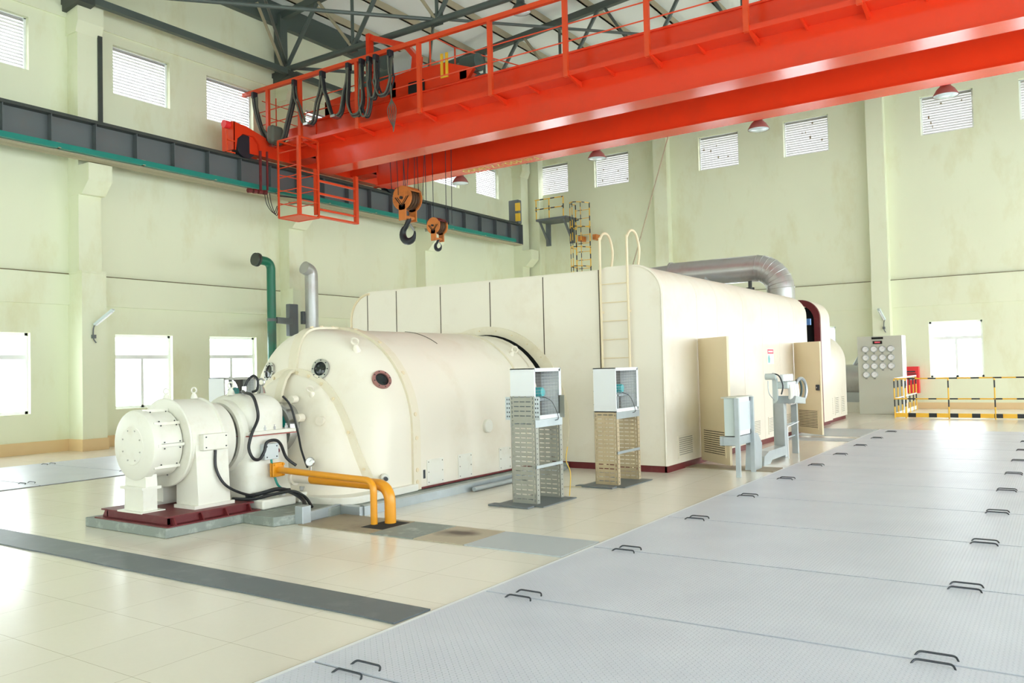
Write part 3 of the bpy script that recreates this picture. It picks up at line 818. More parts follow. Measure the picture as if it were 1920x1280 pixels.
# side fittings
MB().lathe([(0.0, 0.05), (0.085, 0.05), (0.095, 0.04), (0.095, 0.0)], (GX+GR, 9.56, 0.79), (1, 0, 0), 28).build('inspection_cover', 'creamw', gen)
for y0, y1 in ((8.22, 8.56), (8.88, 9.19), (9.85, 10.15), (10.25, 10.5)):
    MB().box(GX+GR, GX+GR+0.008, y0, y1, 0.13, 0.45).build('hatch', 'creamw', gen, 0, bevel=0.003)
    mb = MB()
    for yy_ in (y0+0.03, y1-0.03):
        for z in (0.16, 0.29, 0.42): mb.cyl((GX+GR, yy_, z), (GX+GR+0.013, yy_, z), 0.008, 6)
    mb.build('screw_set', 'chrome', gen)
MB().box(GX+GR, GX+GR+0.004, 8.15, 8.19, 0.22, 0.33).build('name_plate', 'iron', gen, 0)
MB().cyl((-6.86, 7.45, 0.32), (-6.78, 7.38, 0.32), 0.05, 16).build('drain_boss', 'creamw', gen)
MB().cyl((-6.80, 7.40, 0.32), (-6.73, 7.34, 0.32), 0.024, 12).build('drain_cap', 'iron', gen)
MB().box(GX+GR, GX+GR+0.03, 8.08, 11.0, 0.10, 0.12).build('base_line', 'maroon', gen, 0)

# ================================================================ motor / exciter
MXc, MZ = -8.12, 0.885
mo = thing('electric_motor', 'white horizontal electric motor with a round flat end cap on a red frame', 'motor', (MXc, 5.5, 0.2))
MB().lathe([(0.0, 0.05), (0.2, 0.05), (0.205, 0.045), (0.33, 0.035), (0.36, 0.02), (0.37, 0.0), (0.37, -0.06)], (MXc, 5.03, MZ), (0, -1, 0), 48).build('end_cap', 'creamw', mo)
mb = MB()
for q in range(8):
    t_ = 2*PI*(q+.5)/8; c = Vector((MXc+0.165*math.cos(t_), 4.98, MZ+0.165*math.sin(t_))); mb.cyl(c, c-Vector((0, 0.008, 0)), 0.009, 6)
mb.build('screw_set', 'chrome', mo)
MB().cyl((MXc, 5.08, MZ), (MXc, 5.36, MZ), 0.335, 40).build('slip_ring_housing', 'ventgap', mo)
for ang in (20, -20, 58, 96, 134, -55, 160, 200):
    a0, a1 = math.radians(ang-17), math.radians(ang+17)
    g = [[(MXc+r*math.cos(a0+(a1-a0)*k/6), y, MZ+r*math.sin(a0+(a1-a0)*k/6)) for k in range(7)] for r, y in ((0.335, 5.1), (0.352, 5.1), (0.352, 5.34), (0.335, 5.34))]
    mb = MB().grid(g)
    cpn = mb.build('cover_panel', 'creamw', mo)
    sm = MB()
    for aa in (a0+.04, a1-.04):
        for y in (5.13, 5.31):
            c = Vector((MXc+0.352*math.cos(aa), y, MZ+0.352*math.sin(aa))); sm.cyl(c, c+Vector((math.cos(aa), 0, math.sin(aa)))*0.01, 0.007, 6)
    sm.build('screw_set', 'inkgrey', cpn)
mb = MB()
for ang in (0, 38, -38, 77, 115, 180):
    a = math.radians(ang); c = Vector((MXc+0.365*math.cos(a), 5.05, MZ+0.365*math.sin(a))); mb.bar(c, c+Vector((0, 0.3, 0)), 0.02, 0.03)
mb.build('tie_bar', 'creamw', mo)
MB().lathe([(0.34, -0.005), (0.47, -0.005), (0.48, 0.01), (0.46, 0.03), (0.455, 0.40), (0.47, 0.41), (0.47, 0.43), (0.41, 0.43), (0.40, 0.62), (0.30, 0.62), (0.0, 0.62)], (MXc, 5.36, MZ), (0, 1, 0), 56).build('frame', 'creamw', mo)
MB().cyl((MXc, 5.98, MZ), (MXc, 6.02, MZ), 0.33, 40).build('coupling', 'iron', mo)
eye((MXc-0.05, 5.42, MZ+0.46), (0, 0, 1), mo, 0.8, 'creamw'); eye((MXc+0.02, 5.72, MZ+0.46), (0, 0, 1), mo, 0.8, 'creamw')
tb = MB().box(MXc+0.40, MXc+0.53, 5.47, 5.78, MZ-0.08, MZ+0.09).build('terminal_box', 'creamw', mo, 0, bevel=0.006)
mb = MB()
for y in (5.5, 5.75):
    for z in (-.05, .06): mb.cyl((MXc+0.53, y, MZ+z), (MXc+0.536, y, MZ+z), 0.008, 6)
mb.build('screw_set', 'iron', tb)
# feet
for s in (1, -1):
    MB().prism([(MXc+s*0.36, MZ-0.25), (MXc+s*0.46, MZ-0.02), (MXc+s*0.50, 0.23), (MXc+s*0.12, 0.23), (MXc+s*0.12, 0.62)], lambda a, b: (a, 5.42, b), lambda a, b: (a, 5.82, b)).build('foot', 'creamw', mo, 0)
    MB().box(MXc+min(s*0.16, s*0.52), MXc+max(s*0.16, s*0.52), 5.36, 5.86, 0.2, 0.235).build('foot_plate', 'creamw', mo, 0)
MB().box(MXc-0.17, MXc+0.17, 5.0, 5.16, 0.2, 0.44).build('end_foot', 'creamw', mo, 0)
MB().box(MXc-0.2, MXc+0.2, 4.97, 5.19, 0.43, 0.46).build('end_foot_flange', 'creamw', mo, 0)
MB().py([(MXc-0.19, 0.46), (MXc+0.19, 0.46), (MXc+0.17, 0.66), (MXc-0.17, 0.66)], 5.02, 5.15).build('end_foot_neck', 'creamw', mo, 0)
MB().box(MXc-0.22, MXc+0.22, 4.95, 5.22, 0.195, 0.21).build('end_foot_plate', 'creamw', mo, 0)
# maroon base
t = thing('motor_base_frame', 'dark red steel base frame bolted under the white motor', 'base frame', (MXc, 5.5, 0.1))
MB().box(-8.66, -7.48, 4.96, 6.02, 0.185, 0.2).build('top_plate', 'maroon', t, 0)
MB().box(-8.72, -7.42, 4.92, 6.06, 0.1, 0.112).build('bottom_plate', 'maroon', t, 0)
mb = MB().box(-8.62, -7.52, 5.0, 5.02, 0.11, 0.19).box(-7.54, -7.52, 5.0, 5.98, 0.11, 0.19).box(-8.62, -8.6, 5.0, 5.98, 0.11, 0.19).box(-8.62, -7.52, 5.96, 5.98, 0.11, 0.19)
mb.build('web_plate', 'maroon', t, 0)
for y in (5.03, 5.35, 5.65, 5.95):
    MB().py([(-7.52, 0.11), (-7.44, 0.11), (-7.49, 0.19), (-7.52, 0.19)], y, y+0.015).build('stiffener', 'maroon', t, 0)
MB().py([(-8.62, 0.11), (-8.7, 0.11), (-8.65, 0.19), (-8.62, 0.19)], 5.0, 5.015).build('stiffener', 'maroon', t, 0)

# ================================================================ bearing pedestal
bp = thing('bearing_pedestal', 'cream bearing pedestal with bolted split line between motor and generator', 'bearing housing', (GX, 6.4, 0.1))
px0, px1, py0, py1 = -8.62, -7.68, 6.10, 6.74
def rr_box(x0, x1, y0, y1, z0, z1, top_r, mat, name, taper=0.0, p=4.0):
    """superellipse-plan block; rounded over the top"""
    cx, cy, hx, hy = (x0+x1)/2, (y0+y1)/2, (x1-x0)/2, (y1-y0)/2
    rows = []; n = 40
    zs = [(z0, 1+taper), (z0+(z1-z0)*0.35, 1+taper*0.4), (z1-top_r, 1.0)]+[(z1-top_r+top_r*math.sin(a), 1-(top_r/hy)*0.98*(1-math.cos(a))) for a in [PI/2*k/8 for k in range(1, 9)]]
    zs.append((z1+0.001, 0.0))
    for z, k in zs:
        rows.append([(cx+hx*(k if k > 0.0 else 0)*math.copysign(abs(math.cos(t))**(2/p), math.cos(t)), cy+hy*k*math.copysign(abs(math.sin(t))**(2/p), math.sin(t)), z) for t in [2*PI*i/n for i in range(n+1)]])
    return MB().grid(rows).build(name, mat, bp, 60)
rr_box(px0+0.05, px1-0.01, py0, py1, 0.94, 1.37, 0.22, 'creamw', 'upper_half', p=3.6)
rr_box(px0+0.03, px1, py0-0.02, py1+0.03, 0.14, 0.94, 0.02, 'creamw', 'lower_half', taper=0.12, p=4.5)
MB().box(px0, px1+0.03, py0-0.01, py1+0.05, 0.905, 0.95).build('split_flange', 'creamw', bp, 0, bevel=0.01)
MB().box(px0, px1+0.034, py0-0.014, py1+0.054, 0.896, 0.904).build('paint_line', 'redline', bp, 0)
for y in (6.2, 6.36, 6.5, 6.68):
    MB().cyl((px1-0.02, y, 0.95), (px1-0.02, y, 0.985), 0.02, 6).cyl((px1-0.02, y, 0.985), (px1-0.02, y, 1.01), 0.012, 6).build('bolt', 'chrome', bp)
MB().lathe([(0.43, -0.02), (0.43, 0.05), (0.40, 0.08), (0.36, 0.08), (0.36, 0.02)], (MXc, py0+0.02, MZ), (0, -1, 0), 48).build('bearing_boss', 'creamw', bp)
MB().box(px0-0.08, px1+0.30, py0-0.04, py1-0.2, 0.1, 0.21).build('foot', 'creamw', bp, 0, bevel=0.025)
MB().box(px1+0.02, px1+0.27, 6.6, 6.92, 0.1, 0.22).build('foot', 'creamw', bp, 0, bevel=0.025)
for x, y in ((px1+0.16, 6.16), (px1+0.17, 6.44), (px1+0.17, 6.75)):
    MB().cyl((x, y, 0.21), (x, y, 0.27), 0.04, 6).build('bolt', 'chrome', bp)
eye((-8.15, 6.25, 1.36), (0, 0, 1), bp, 1.0, 'creamw'); e = eye((-7.98, 6.55, 1.37), (0, 0, 1), bp, 1.15, 'chrome')
MB().cyl((-8.04, 6.36, 1.36), (-8.04, 6.36, 1.46), 0.03, 12).build('cable_gland', 'chrome', bp)
jb = MB().box(px1+0.01, px1+0.09, 6.27, 6.47, 0.62, 0.80).build('junction_box', 'plastic', bp, 0, bevel=0.006)
MB().cyl((px1+0.05, 6.47, 0.71), (px1+0.05, 6.50, 0.71), 0.025, 12).build('gland', 'maroon', jb)
mb = MB()
for y in (6.3, 6.44):
    for z in (.65, .77): mb.cyl((px1+0.09, y, z), (px1+0.096, y, z), 0.008, 6)
mb.build('screw_set', 'iron', jb)

def cable(pts, r, mat, label, name='power_cable', cat='cable', k=8):
    o = MB().tube(catmull(pts, k), r, 8).build(name, mat); return tag(o, label, cat)
xf = px1+0.04
cable([(-8.04, 6.36, 1.45), (-8.03, 6.4, 1.53), (-7.98, 6.44, 1.58), (-7.92, 6.45, 1.53), (-7.93, 6.45, 1.42), (-7.98, 6.42, 1.39)], 0.016, 'black', 'thick black cable loop standing above the bearing pedestal')
cable([(-8.06, 6.34, 1.40), (-7.92, 6.26, 1.39), (-7.74, 6.22, 1.36), (xf-.03, 6.22, 1.26), (xf, 6.22, 1.1), (xf+0.02, 6.12, 0.94), (xf+0.01, 6.08, 0.78), (xf+.03, 6.12, 0.66), (xf+.04, 6.2, 0.64), (xf+.04, 6.27, 0.72), (xf+.05, 6.30, 0.82), (xf+.05, 6.42, 0.835), (xf+.05, 6.5, 0.78), (xf+.05, 6.58, 0.62), (xf+.1, 6.68, 0.52)], 0.018, 'black', 'thick black cable snaking down the face of the bearing pedestal')
cable([(-7.80, 6.72, 1.33), (-7.75, 6.8, 1.2), (-7.66, 6.82, 0.9), (-7.56, 6.78, 0.7), (-7.46, 6.75, 0.56), (-7.42, 6.75, 0.49)], 0.013, 'black', 'dark hose hanging between the bearing pedestal and the generator nose')
cable([(MXc+0.48, 5.65, MZ-0.09), (MXc+0.5, 5.64, 0.6), (MXc+0.54, 5.72, 0.42), (MXc+0.56, 5.92, 0.3), (MXc+0.58, 6.12, 0.25), (-7.50, 6.35, 0.28), (-7.44, 6.5, 0.27)], 0.015, 'black', 'black cable drooping from the motor terminal box towards the pedestal foot')
cable([(-7.62, 6.02, 0.24), (-7.5, 6.15, 0.27), (-7.42, 6.3, 0.30), (-7.34, 6.42, 0.26), (-7.18, 6.45, 0.18), (-6.98, 6.3, 0.12), (-6.86, 6.2, 0.115)], 0.024, 'black', 'bundle of black cables running over the pedestal foot to the grey post')
cable([(-7.70, 5.9, 0.23), (-7.52, 6.05, 0.22), (-7.42, 6.22, 0.25), (-7.3, 6.4, 0.27), (-7.2, 6.5, 0.2), (-7.0, 6.42, 0.115)], 0.018, 'black', 'lower black cable looping beside the red base frame')
cable([(xf+.05, 6.36, 0.62), (xf+.06, 6.37, 0.5), (xf+.08, 6.38, 0.42), (xf+.12, 6.40, 0.32), (xf+.2, 6.45, 0.25)], 0.013, 'teal', 'short teal wire sleeve below the grey junction box', 'wire_sleeve', 'cable')

# gauge
g = thing('pressure_gauge', 'small round white pressure gauge above the yellow pipes', 'gauge', (-7.36, 6.72, 0.46))
MB().lathe([(0.0, 0.0), (0.055, 0.0), (0.055, 0.03), (0.047, 0.035), (0.045, 0.028)], (-7.38, 6.76, 0.56), (0.45, -0.9, 0.1), 28).build('case', 'chrome', g)
d_ = Vector((0.45, -0.9, 0.1)).normalized()
f_ = MB().lathe([(0.0, 0.029), (0.046, 0.029)], (-7.38, 6.76, 0.56), d_, 28).build('dial', 'dial', g)
c = Vector((-7.38, 6.76, 0.56))+d_*0.031
MB().bar(c, c+Vector((0.02, 0.01, 0.025)), 0.004, 0.002).build('needle', 'inkgrey', f_, 0)
MB().cyl((-7.38, 6.76, 0.51), (-7.38, 6.76, 0.42), 0.012, 8).build('stem', 'chrome', g)

# yellow pipes
t = thing('oil_pipe', 'thin upper yellow pipe with a square flange bending down into the floor', 'pipe', (-6.0, 6.4, 0), 'yellow oil pipes')
MB().tube(bend([(-7.60, 6.42, 0.5), (-6.03, 6.38, 0.46), (-6.03, 6.38, 0.012)], 0.12, 8), 0.036, 16).build('pipe_run', 'yellow', t)
MB().box(-7.60, -7.575, 6.34, 6.5, 0.42, 0.58).build('flange', 'yellow', t, 0, bevel=0.01)
MB().box(-7.56, -7.535, 6.34, 6.5, 0.42, 0.58).build('flange', 'yellow', t, 0, bevel=0.01)
for y in (6.36, 6.48):
    for z in (.44, .56): MB().cyl((-7.535, y, z), (-7.515, y, z), 0.014, 6).build('bolt', 'yellow', t)
t = thing('oil_pipe', 'thick lower yellow pipe bending down into the floor', 'pipe', (-5.9, 6.5, 0), 'yellow oil pipes')
MB().tube(bend([(-7.15, 6.56, 0.40), (-5.93, 6.52, 0.40), (-5.93, 6.52, 0.012)], 0.2, 10), 0.06, 20).build('pipe_run', 'yellow', t)
MB().cyl((-7.42, 6.57, 0.40), (-7.14, 6.56, 0.40), 0.062, 20).build('cream_end', 'cream', t)
MB().cyl((-7.46, 6.57, 0.40), (-7.42, 6.57, 0.40), 0.09, 20).build('flange', 'cream', t)

# ================================================================ turbine enclosure
EY0, EY1, EXR, EXL, EZ = 11.42, 19.6, -4.9, -11.3, 3.07
def rprof(x0, x1, z0, z1, r0, r1, n=10):
    P = [(x1, z0)]
    P += [(x1-r1+r1*math.cos(PI/2*k/n), z1-r1+r1*math.sin(PI/2*k/n)) for k in range(n+1)]
    P += [(x0+r0-r0*math.sin(PI/2*k/n), z1-r0+r0*math.cos(PI/2*k/n)) for k in range(n+1)]
    P += [(x0, z0)]
    return P
en = thing('turbine_enclosure', 'long cream panelled turbine enclosure with rounded roof edges', 'enclosure', (-8.1, 15, 0))
# front wall (two modules)
pa = rprof(EXL, -5.97, 0.1, EZ, 0.5, 0.01); pb = rprof(-5.94, EXR, 0.1, EZ+0.05, 0.14, 0.48)
MB().py(pa, EY0, EY0+0.06).build('front_wall', 'cream', en, 0)
MB().py(pb, EY0-0.02, EY0+0.06).build('front_wall', 'cream', en, 0)
# framing beads on the fronts
def bead(poly, y, r, mat, parent, name):
    return MB().tube([(a, y, b) for a, b in poly], r, 6).build(name, mat, parent)
bead(pa[:-1][12:], EY0-0.005, 0.02, 'cream', en, 'edge_bead') if False else None
n = 10
cR = [(EXR-0.48+0.46*math.cos(PI/2*k/n), EZ+0.05-0.48+0.46*math.sin(PI/2*k/n)) for k in range(n+1)]
bead([(EXR-0.02, 0.1)]+cR, EY0-0.02, 0.018, 'cream', en, 'edge_bead')
cL = [(EXL+0.5-0.48*math.sin(PI/2*k/n), EZ-0.5+0.48*math.cos(PI/2*k/n)) for k in range(n+1)]
bead(cL+[(EXL+0.02, 0.1)], EY0-0.005, 0.022, 'creamd', en, 'edge_bead')
for x in (-10.86, -10.14, -9.11, -8.04, -6.985):
    z0 = 0.12 if abs(x-GX) > 1.7 else GZ+1.3*0.6
    MB().box(x-0.008, x+0.008, EY0-0.003, EY0, 0.12, EZ-0.01).build('panel_seam', 'seam', en, 0)
MB().box(-5.975, -5.935, EY0-0.004, EY0+0.01, 0.1, EZ+0.02).build('panel_seam', 'seam', en, 0)
# side + roof shell, one curved panel per bay, with real door gap
ys = [EY0, 12.75, 13.68, 15.05, 16.19, 17.36, 18.50, EY1]
def shell(y0, y1, x0, x1, z0, z1, r0, r1, zlow, parent, name, both=True):
    o_ = rprof(x0, x1, zlow, z1, r0, r1); i_ = rprof(x0+0.05, x1-0.05, zlow, z1-0.05, max(r0-0.05, .01), max(r1-0.05, .01))
    m = len(o_); poly = [(y0, o_, i_), (y1, o_, i_)]
    mb = MB(); vs = [(a, y0, b) for a, b in o_]+[(a, y0, b) for a, b in i_]+[(a, y1, b) for a, b in o_]+[(a, y1, b) for a, b in i_]; fs = []
    for i in range(m-1):
        fs += [(i, i+1, 2*m+i+1, 2*m+i), (m+i+1, m+i, 3*m+i, 3*m+i+1), (i+1, i, m+i, m+i+1), (2*m+i, 2*m+i+1, 3*m+i+1, 3*m+i)]
    fs += [(0, m, 3*m, 2*m), (m-1, 2*m+m-1, 3*m+m-1, m+m-1)]
    mb.add(vs, [f for f in fs]); return mb.build(name, 'cream', parent, 30)
for i in range(len(ys)-1):
    a, b = ys[i]+0.004, ys[i+1]-0.004
    if i == 0: a = EY0+0.06
    if i == 1: shell(a, b, EXL, EXR, 0, EZ+0.03, 0.5, 0.46, 1.97, en, 'side_panel')
    else: shell(a, b, EXL, EXR, 0, EZ+0.03, 0.5, 0.46, 0.1, en, 'side_panel')
MB().box(EXL, EXL+0.05, ys[1], ys[2], 0.1, 2.06).build('side_panel', 'cream', en, 0)
for y in ys[1:-1]:
    MB().box(EXR-0.012, EXR-0.004, y-0.012, y+0.012, 0.1, 2.6).build('panel_seam', 'creamd', en, 0)
MB().box(EXL+0.1, EXR-0.1, EY1-0.06, EY1-0.02, 0.05, EZ-0.3).build('interior_shade_sheet', 'inside', en, 0)  # near-black sheet, paints in the shade at the enclosure end
MB().box(EXR-0.6, EXR-0.55, 12.6, 13.8, 0.05, 2.2).build('interior_shade_sheet', 'inside', en, 0)  # near-black sheet behind the doorway, its interior shade put in as colour
mb = MB().box(EXL+0.03, EXR-0.03, EY0+0.01, EY0+0.05, 0, 0.1).box(EXR-0.06, EXR-0.015, EY0+0.01, EY1, 0, 0.1).box(EXL+0.015, EXL+0.06, EY0+0.01, EY1, 0, 0.1)
mb.build('base_rail', 'maroon', en, 0)
# collar around the generator end
Ao = []
for k in range(41):
    t_ = -0.45+(PI+0.9)*k/40; Ao.append((GX+1.6*math.cos(t_), 0.71+1.6*math.sin(t_)))
Ai = [(GX+1.335*math.cos(-0.45+(PI+0.9)*k/40), 0.82+1.35*math.sin(-0.45+(PI+0.9)*k/40)) for k in range(41)]
Ao = [(a, max(b, 0.1)) for a, b in Ao]; Ai = [(a, max(b, 0.1)) for a, b in Ai]
mb = MB(); m = 41
vs = [(a, EY0-0.03, b) for a, b in Ao]+[(a, EY0-0.03, b) for a, b in Ai]+[(a, EY0, b) for a, b in Ao]+[(a, EY0, b) for a, b in Ai]; fs = []
for i in range(m-1): fs += [(i, i+1, m+i+1, m+i), (i, 2*m+i, 2*m+i+1, i+1), (m+i, m+i+1, 3*m+i+1, 3*m+i)]
mb.add(vs, fs).build('collar', 'creamy', en, 30)
MB().pz([(0, 0)]*3, 0, 0) if False else None
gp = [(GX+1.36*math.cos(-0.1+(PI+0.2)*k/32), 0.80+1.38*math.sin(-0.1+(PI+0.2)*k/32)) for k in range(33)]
MB().py([(a, max(b, .1)) for a, b in gp], EY0-0.006, EY0-0.001).build('gap_shadow_sheet', 'inside', en, 0)  # black sheet painting in the shadow between neck and collar
mb = MB()
for k in range(14):
    t_ = 0.1+k*0.22; c = (GX+1.53*math.cos(t_), EY0-0.03, 0.71+1.53*math.sin(t_)); mb.cyl(c, (c[0], c[1]-0.012, c[2]), 0.014, 6)
mb.build('bolt_set', 'creamd', en)
MB().box(GX+0.0, GX+0.1, EY0-0.1, EY0-0.02, 2.05, 2.12).build('clip', 'inside', en, 0)
# louvred vents
def vent(y0, y1, z0, z1, parent, x=EXR, mat='cream'):
    fr = MB()
    fr.box(x, x+0.012, y0-0.03, y0, z0-0.03, z1+0.03).box(x, x+0.012, y1, y1+0.03, z0-0.03, z1+0.03).box(x, x+0.012, y0, y1, z0-0.03, z0).box(x, x+0.012, y0, y1, z1, z1+0.03)
    f = fr.build('vent', 'cream', parent, 0)
    MB().box(x+0.001, x+0.003, y0, y1, z0, z1).build('vent_recess', 'ventgap', f, 0)
    s = MB(); k = 9
    for i in range(k):
        za = z0+(z1-z0)*i/k; s.box(x+0.003, x+0.012, y0, y1, za, za+(z1-z0)/k*0.62)
    s.build('louver_slats', 'cream', f, 0)
for y0, y1 in ((11.83, 12.38), (14.3, 14.8), (15.5, 15.85), (16.42, 16.95), (17.55, 18.1)): vent(y0, y1, 0.2, 0.48, en)
# T handles
for z in (0.62, 0.38):
    MB().cyl((EXR, 16.98, z), (EXR+0.1, 16.98, z), 0.012, 8).cyl((EXR+0.1, 16.92, z), (EXR+0.1, 17.04, z), 0.014, 8).build('latch_handle', 'iron', en)
# warning sign
sg = thing('warning_sign', 'small notice with red header stuck on the enclosure side', 'sign', (EXR+0.002, 16.68, 1.55))
MB().box(EXR+0.001, EXR+0.005, 16.47, 16.90, 1.555, 1.86).build('board', 'dial', sg, 0)
MB().box(EXR+0.005, EXR+0.007, 16.49, 16.88, 1.76, 1.85).build('header', 'signred', sg, 0)
MB().px([(16.52, 1.58), (16.62, 1.58), (16.64, 1.66), (16.6, 1.72), (16.55, 1.74), (16.51, 1.68)], EXR+0.005, EXR+0.007).build('picture', 'signteal', sg, 0)
MB().box(EXR+0.007, EXR+0.008, 16.53, 16.84, 1.79, 1.82).build('lettering', 'dial', sg, 0)
# doors (leaves hanging open)
def open_door(hy, ang, w, name_label, vent_z=(0.18, 0.55), latch=False, z1=2.0, vsplit=False):
    d = thing('enclosure_door', name_label, 'door', (EXR+0.02, hy, 0.06))
    ca, sa = math.cos(ang), math.sin(ang)
    # local frame: u along leaf, v outward normal (towards the camera)
    def T(mb):
        mb.v = [(EXR+0.02+p[0]*ca-p[1]*sa, hy+p[0]*sa+p[1]*ca, p[2]) for p in mb.v]; return mb
    T(MB().box(0, w, -0.02, 0.02, 0.06, z1)).build('leaf', 'creamd', d, 0, bevel=0.004)
    v0, v1 = w*0.13, w*0.86
    fr = MB().box(v0-0.02, v0, -0.032, -0.02, vent_z[0]-0.02, vent_z[1]+0.02).box(v1, v1+0.02, -0.032, -0.02, vent_z[0]-0.02, vent_z[1]+0.02).box(v0, v1, -0.032, -0.02, vent_z[0]-0.02, vent_z[0]).box(v0, v1, -0.032, -0.02, vent_z[1], vent_z[1]+0.02)
    f = T(fr).build('vent', 'creamd', d, 0)
    T(MB().box(v0, v1, -0.023, -0.021, vent_z[0], vent_z[1])).build('vent_recess', 'seam', f, 0)
    s = MB(); k = 11
    for i in range(k):
        za = vent_z[0]+(vent_z[1]-vent_z[0])*i/k; s.box(v0, v1, -0.034, -0.024, za, za+(vent_z[1]-vent_z[0])/k*0.6)
    T(s).build('louver_slats', 'creamd', f, 0)
    if latch:
        T(MB().box(w-0.14, w-0.03, -0.05, -0.02, 0.98, 1.1)).build('latch', 'iron', d, 0, bevel=0.01)
        T(MB().cyl((w-0.085, -0.05, 1.04), (w-0.085, -0.06, 1.04), 0.015, 8)).build('latch_knob', 'chrome', d)
    return d
open_door(12.75, math.radians(-42), 0.92, 'cream door of the long enclosure standing open behind the grey cabinet')
open_door(18.42, math.radians(-42), 0.92, 'cream door with a black latch standing open at the far end of the enclosure', latch=True)

# second and third casings further back
e2 = thing('turbine_casing', 'cream curved casing with a dark red arch right behind the long enclosure', 'enclosure', (-8.1, 21.4, 0))
shell(20.95, 21.85, EXL, EXR, 0, EZ+0.03, 0.5, 0.46, 0.1, e2, 'shell_panel')
cp = rprof(EXL-0.0, EXR+0.0, 0.1, EZ+0.03, 0.5, 0.46); ci = rprof(EXL+0.14, EXR-0.14, 0.1, EZ-0.11, 0.4, 0.36)
mb = MB(); m = len(cp)
vs = [(a, 20.85, b) for a, b in cp]+[(a, 20.85, b) for a, b in ci]+[(a, 20.95, b) for a, b in cp]+[(a, 20.95, b) for a, b in ci]; fs = []
for i in range(m-1): fs += [(i, i+1, m+i+1, m+i), (i, 2*m+i, 2*m+i+1, i+1), (m+i, m+i+1, 3*m+i+1, 3*m+i)]
mb.add(vs, fs).build('arch_frame', 'maroon', e2, 30)
MB().box(EXL+0.1, EXR-0.1, 21.0, 21.05, 0.1, EZ-0.15).build('interior_shade_sheet', 'inside', e2, 0)  # near-black sheet for the shade under the arch
MB().box(EXL+0.06, EXR-0.06, 20.97, 21.83, 0, 0.1).build('base_rail', 'maroon', e2, 0)
o = MB().box(-6.2, -4.97, 20.2, 20.3, 2.45, 2.6).build('cross_beam', 'bluet', smooth=0)
tag(o, 'light blue beam seen in the dark gap between the two cream casings', 'beam')
o = MB().box(-10.5, -5.3, 19.65, 20.8, 0.0, 1.9).build('turbine_block', 'inside', bevel=0.2, smooth=0)  # block filling the gap, its shade put into the near-black colour
tag(o, 'machinery coloured near-black for the shade in the gap between the two cream casings', 'machinery')
e3 = thing('turbine_casing', 'lower cream rounded casing at the far end of the machine line', 'enclosure', (-8.1, 23, 0))
P3 = rprof(EXL, -5.0, 0.1, 2.35, 0.8, 0.8, 12)
MB().py(P3, 21.86, 24.0).build('shell_panel', 'cream', e3, 30)
MB().box(EXL+0.05, -5.04, 21.9, 23.97, 0, 0.1).build('base_rail', 'maroon', e3, 0)
for y0, y1 in ((21.95, 22.3), (22.6, 22.95), (23.3, 23.65)): vent(y0, y1, 0.2, 0.62, e3, x=-5.0)

# ladder on the enclosure front
ld = thing('access_ladder', 'cream steel ladder with curled handrails hooked over the long enclosure', 'ladder', (-5.66, 11.35, 0.05))
for x in (-5.89, -5.43):
    MB().tube(catmull([(x, 11.33, 0.05), (x, 11.33, 1.5), (x, 11.33, 3.35), (x, 11.36, 3.56), (x, 11.5, 3.66), (x, 11.66, 3.62), (x, 11.76, 3.45), (x, 11.76, 3.3), (x, 11.7, 3.12)], 6), 0.02, 8).build('stile', 'creamd', ld)
for k in range(10):
    z = 0.3+0.283*k
    MB().cyl((-5.89, 11.33, z), (-5.43, 11.33, z), 0.009, 6).build('rung', 'creamd', ld)
for z in (0.6, 2.4): MB().box(-5.9, -5.88, 11.33, 11.4, z, z+0.04).box(-5.44, -5.42, 11.33, 11.4, z, z+0.04).build('wall_bracket', 'creamd', ld, 0)

# duct over the roof
du = thing('steam_duct', 'fat silver duct over the enclosure roof bending down at its right end', 'duct', (-8.5, 22.3, 3.3))
Yd = 22.4
MB().tube([(-9.35, Yd, 4.15), (-8.1, Yd, 4.15)]+[(-6.9+0.66*math.sin(PI/2*k_/14), Yd, 3.49+0.66*math.cos(PI/2*k_/14)) for k_ in range(15)]+[(-6.24, Yd, 2.37)], 0.36, 32).build('elbow_run', 'duct', du)
MB().cyl((-9.35, Yd, 4.16), (-9.30, Yd, 4.16), 0.375, 32).build('joint_ring', 'duct', du)
MB().tube([(-9.3, Yd, 4.13), (-11.5, Yd, 4.08), (-12.0, Yd, 4.0)], [0.33, 0.31, 0.28], 28).build('narrow_run', 'duct', du)
for k in range(9):
    a = PI/2*(k+0.5)/9
    c = Vector((-6.9+0.66*math.sin(a), Yd, 3.49+0.66*math.cos(a))); tn = Vector((math.cos(a), 0, -math.sin(a)))
    MB().torus(c, tn, 0.361, 0.010, 28, 5).build('fold_ring', 'duct', du)
MB().py([(-8.5, 3.1), (-7.55, 3.1), (-7.7, 3.45), (-8.1, 3.98), (-8.3, 3.6)], 21.78, 21.84).build('support_plate', 'galv', du, 0)
MB().cyl((-7.0, Yd-0.2, 3.1), (-7.0, Yd-0.2, 3.62), 0.11, 14).cyl((-7.0, Yd-0.2, 3.62), (-7.0, Yd-0.2, 3.8), 0.05, 10).build('spring_hanger', 'darksteel', du)
o = MB().tube([(-7.55, 18.15, 6.95), (-6.35, 13.3, 3.1)], 0.012, 6).build('pull_rope', 'tan')
tag(o, 'thin taut rope from the crane beam down to the enclosure roof', 'rope')

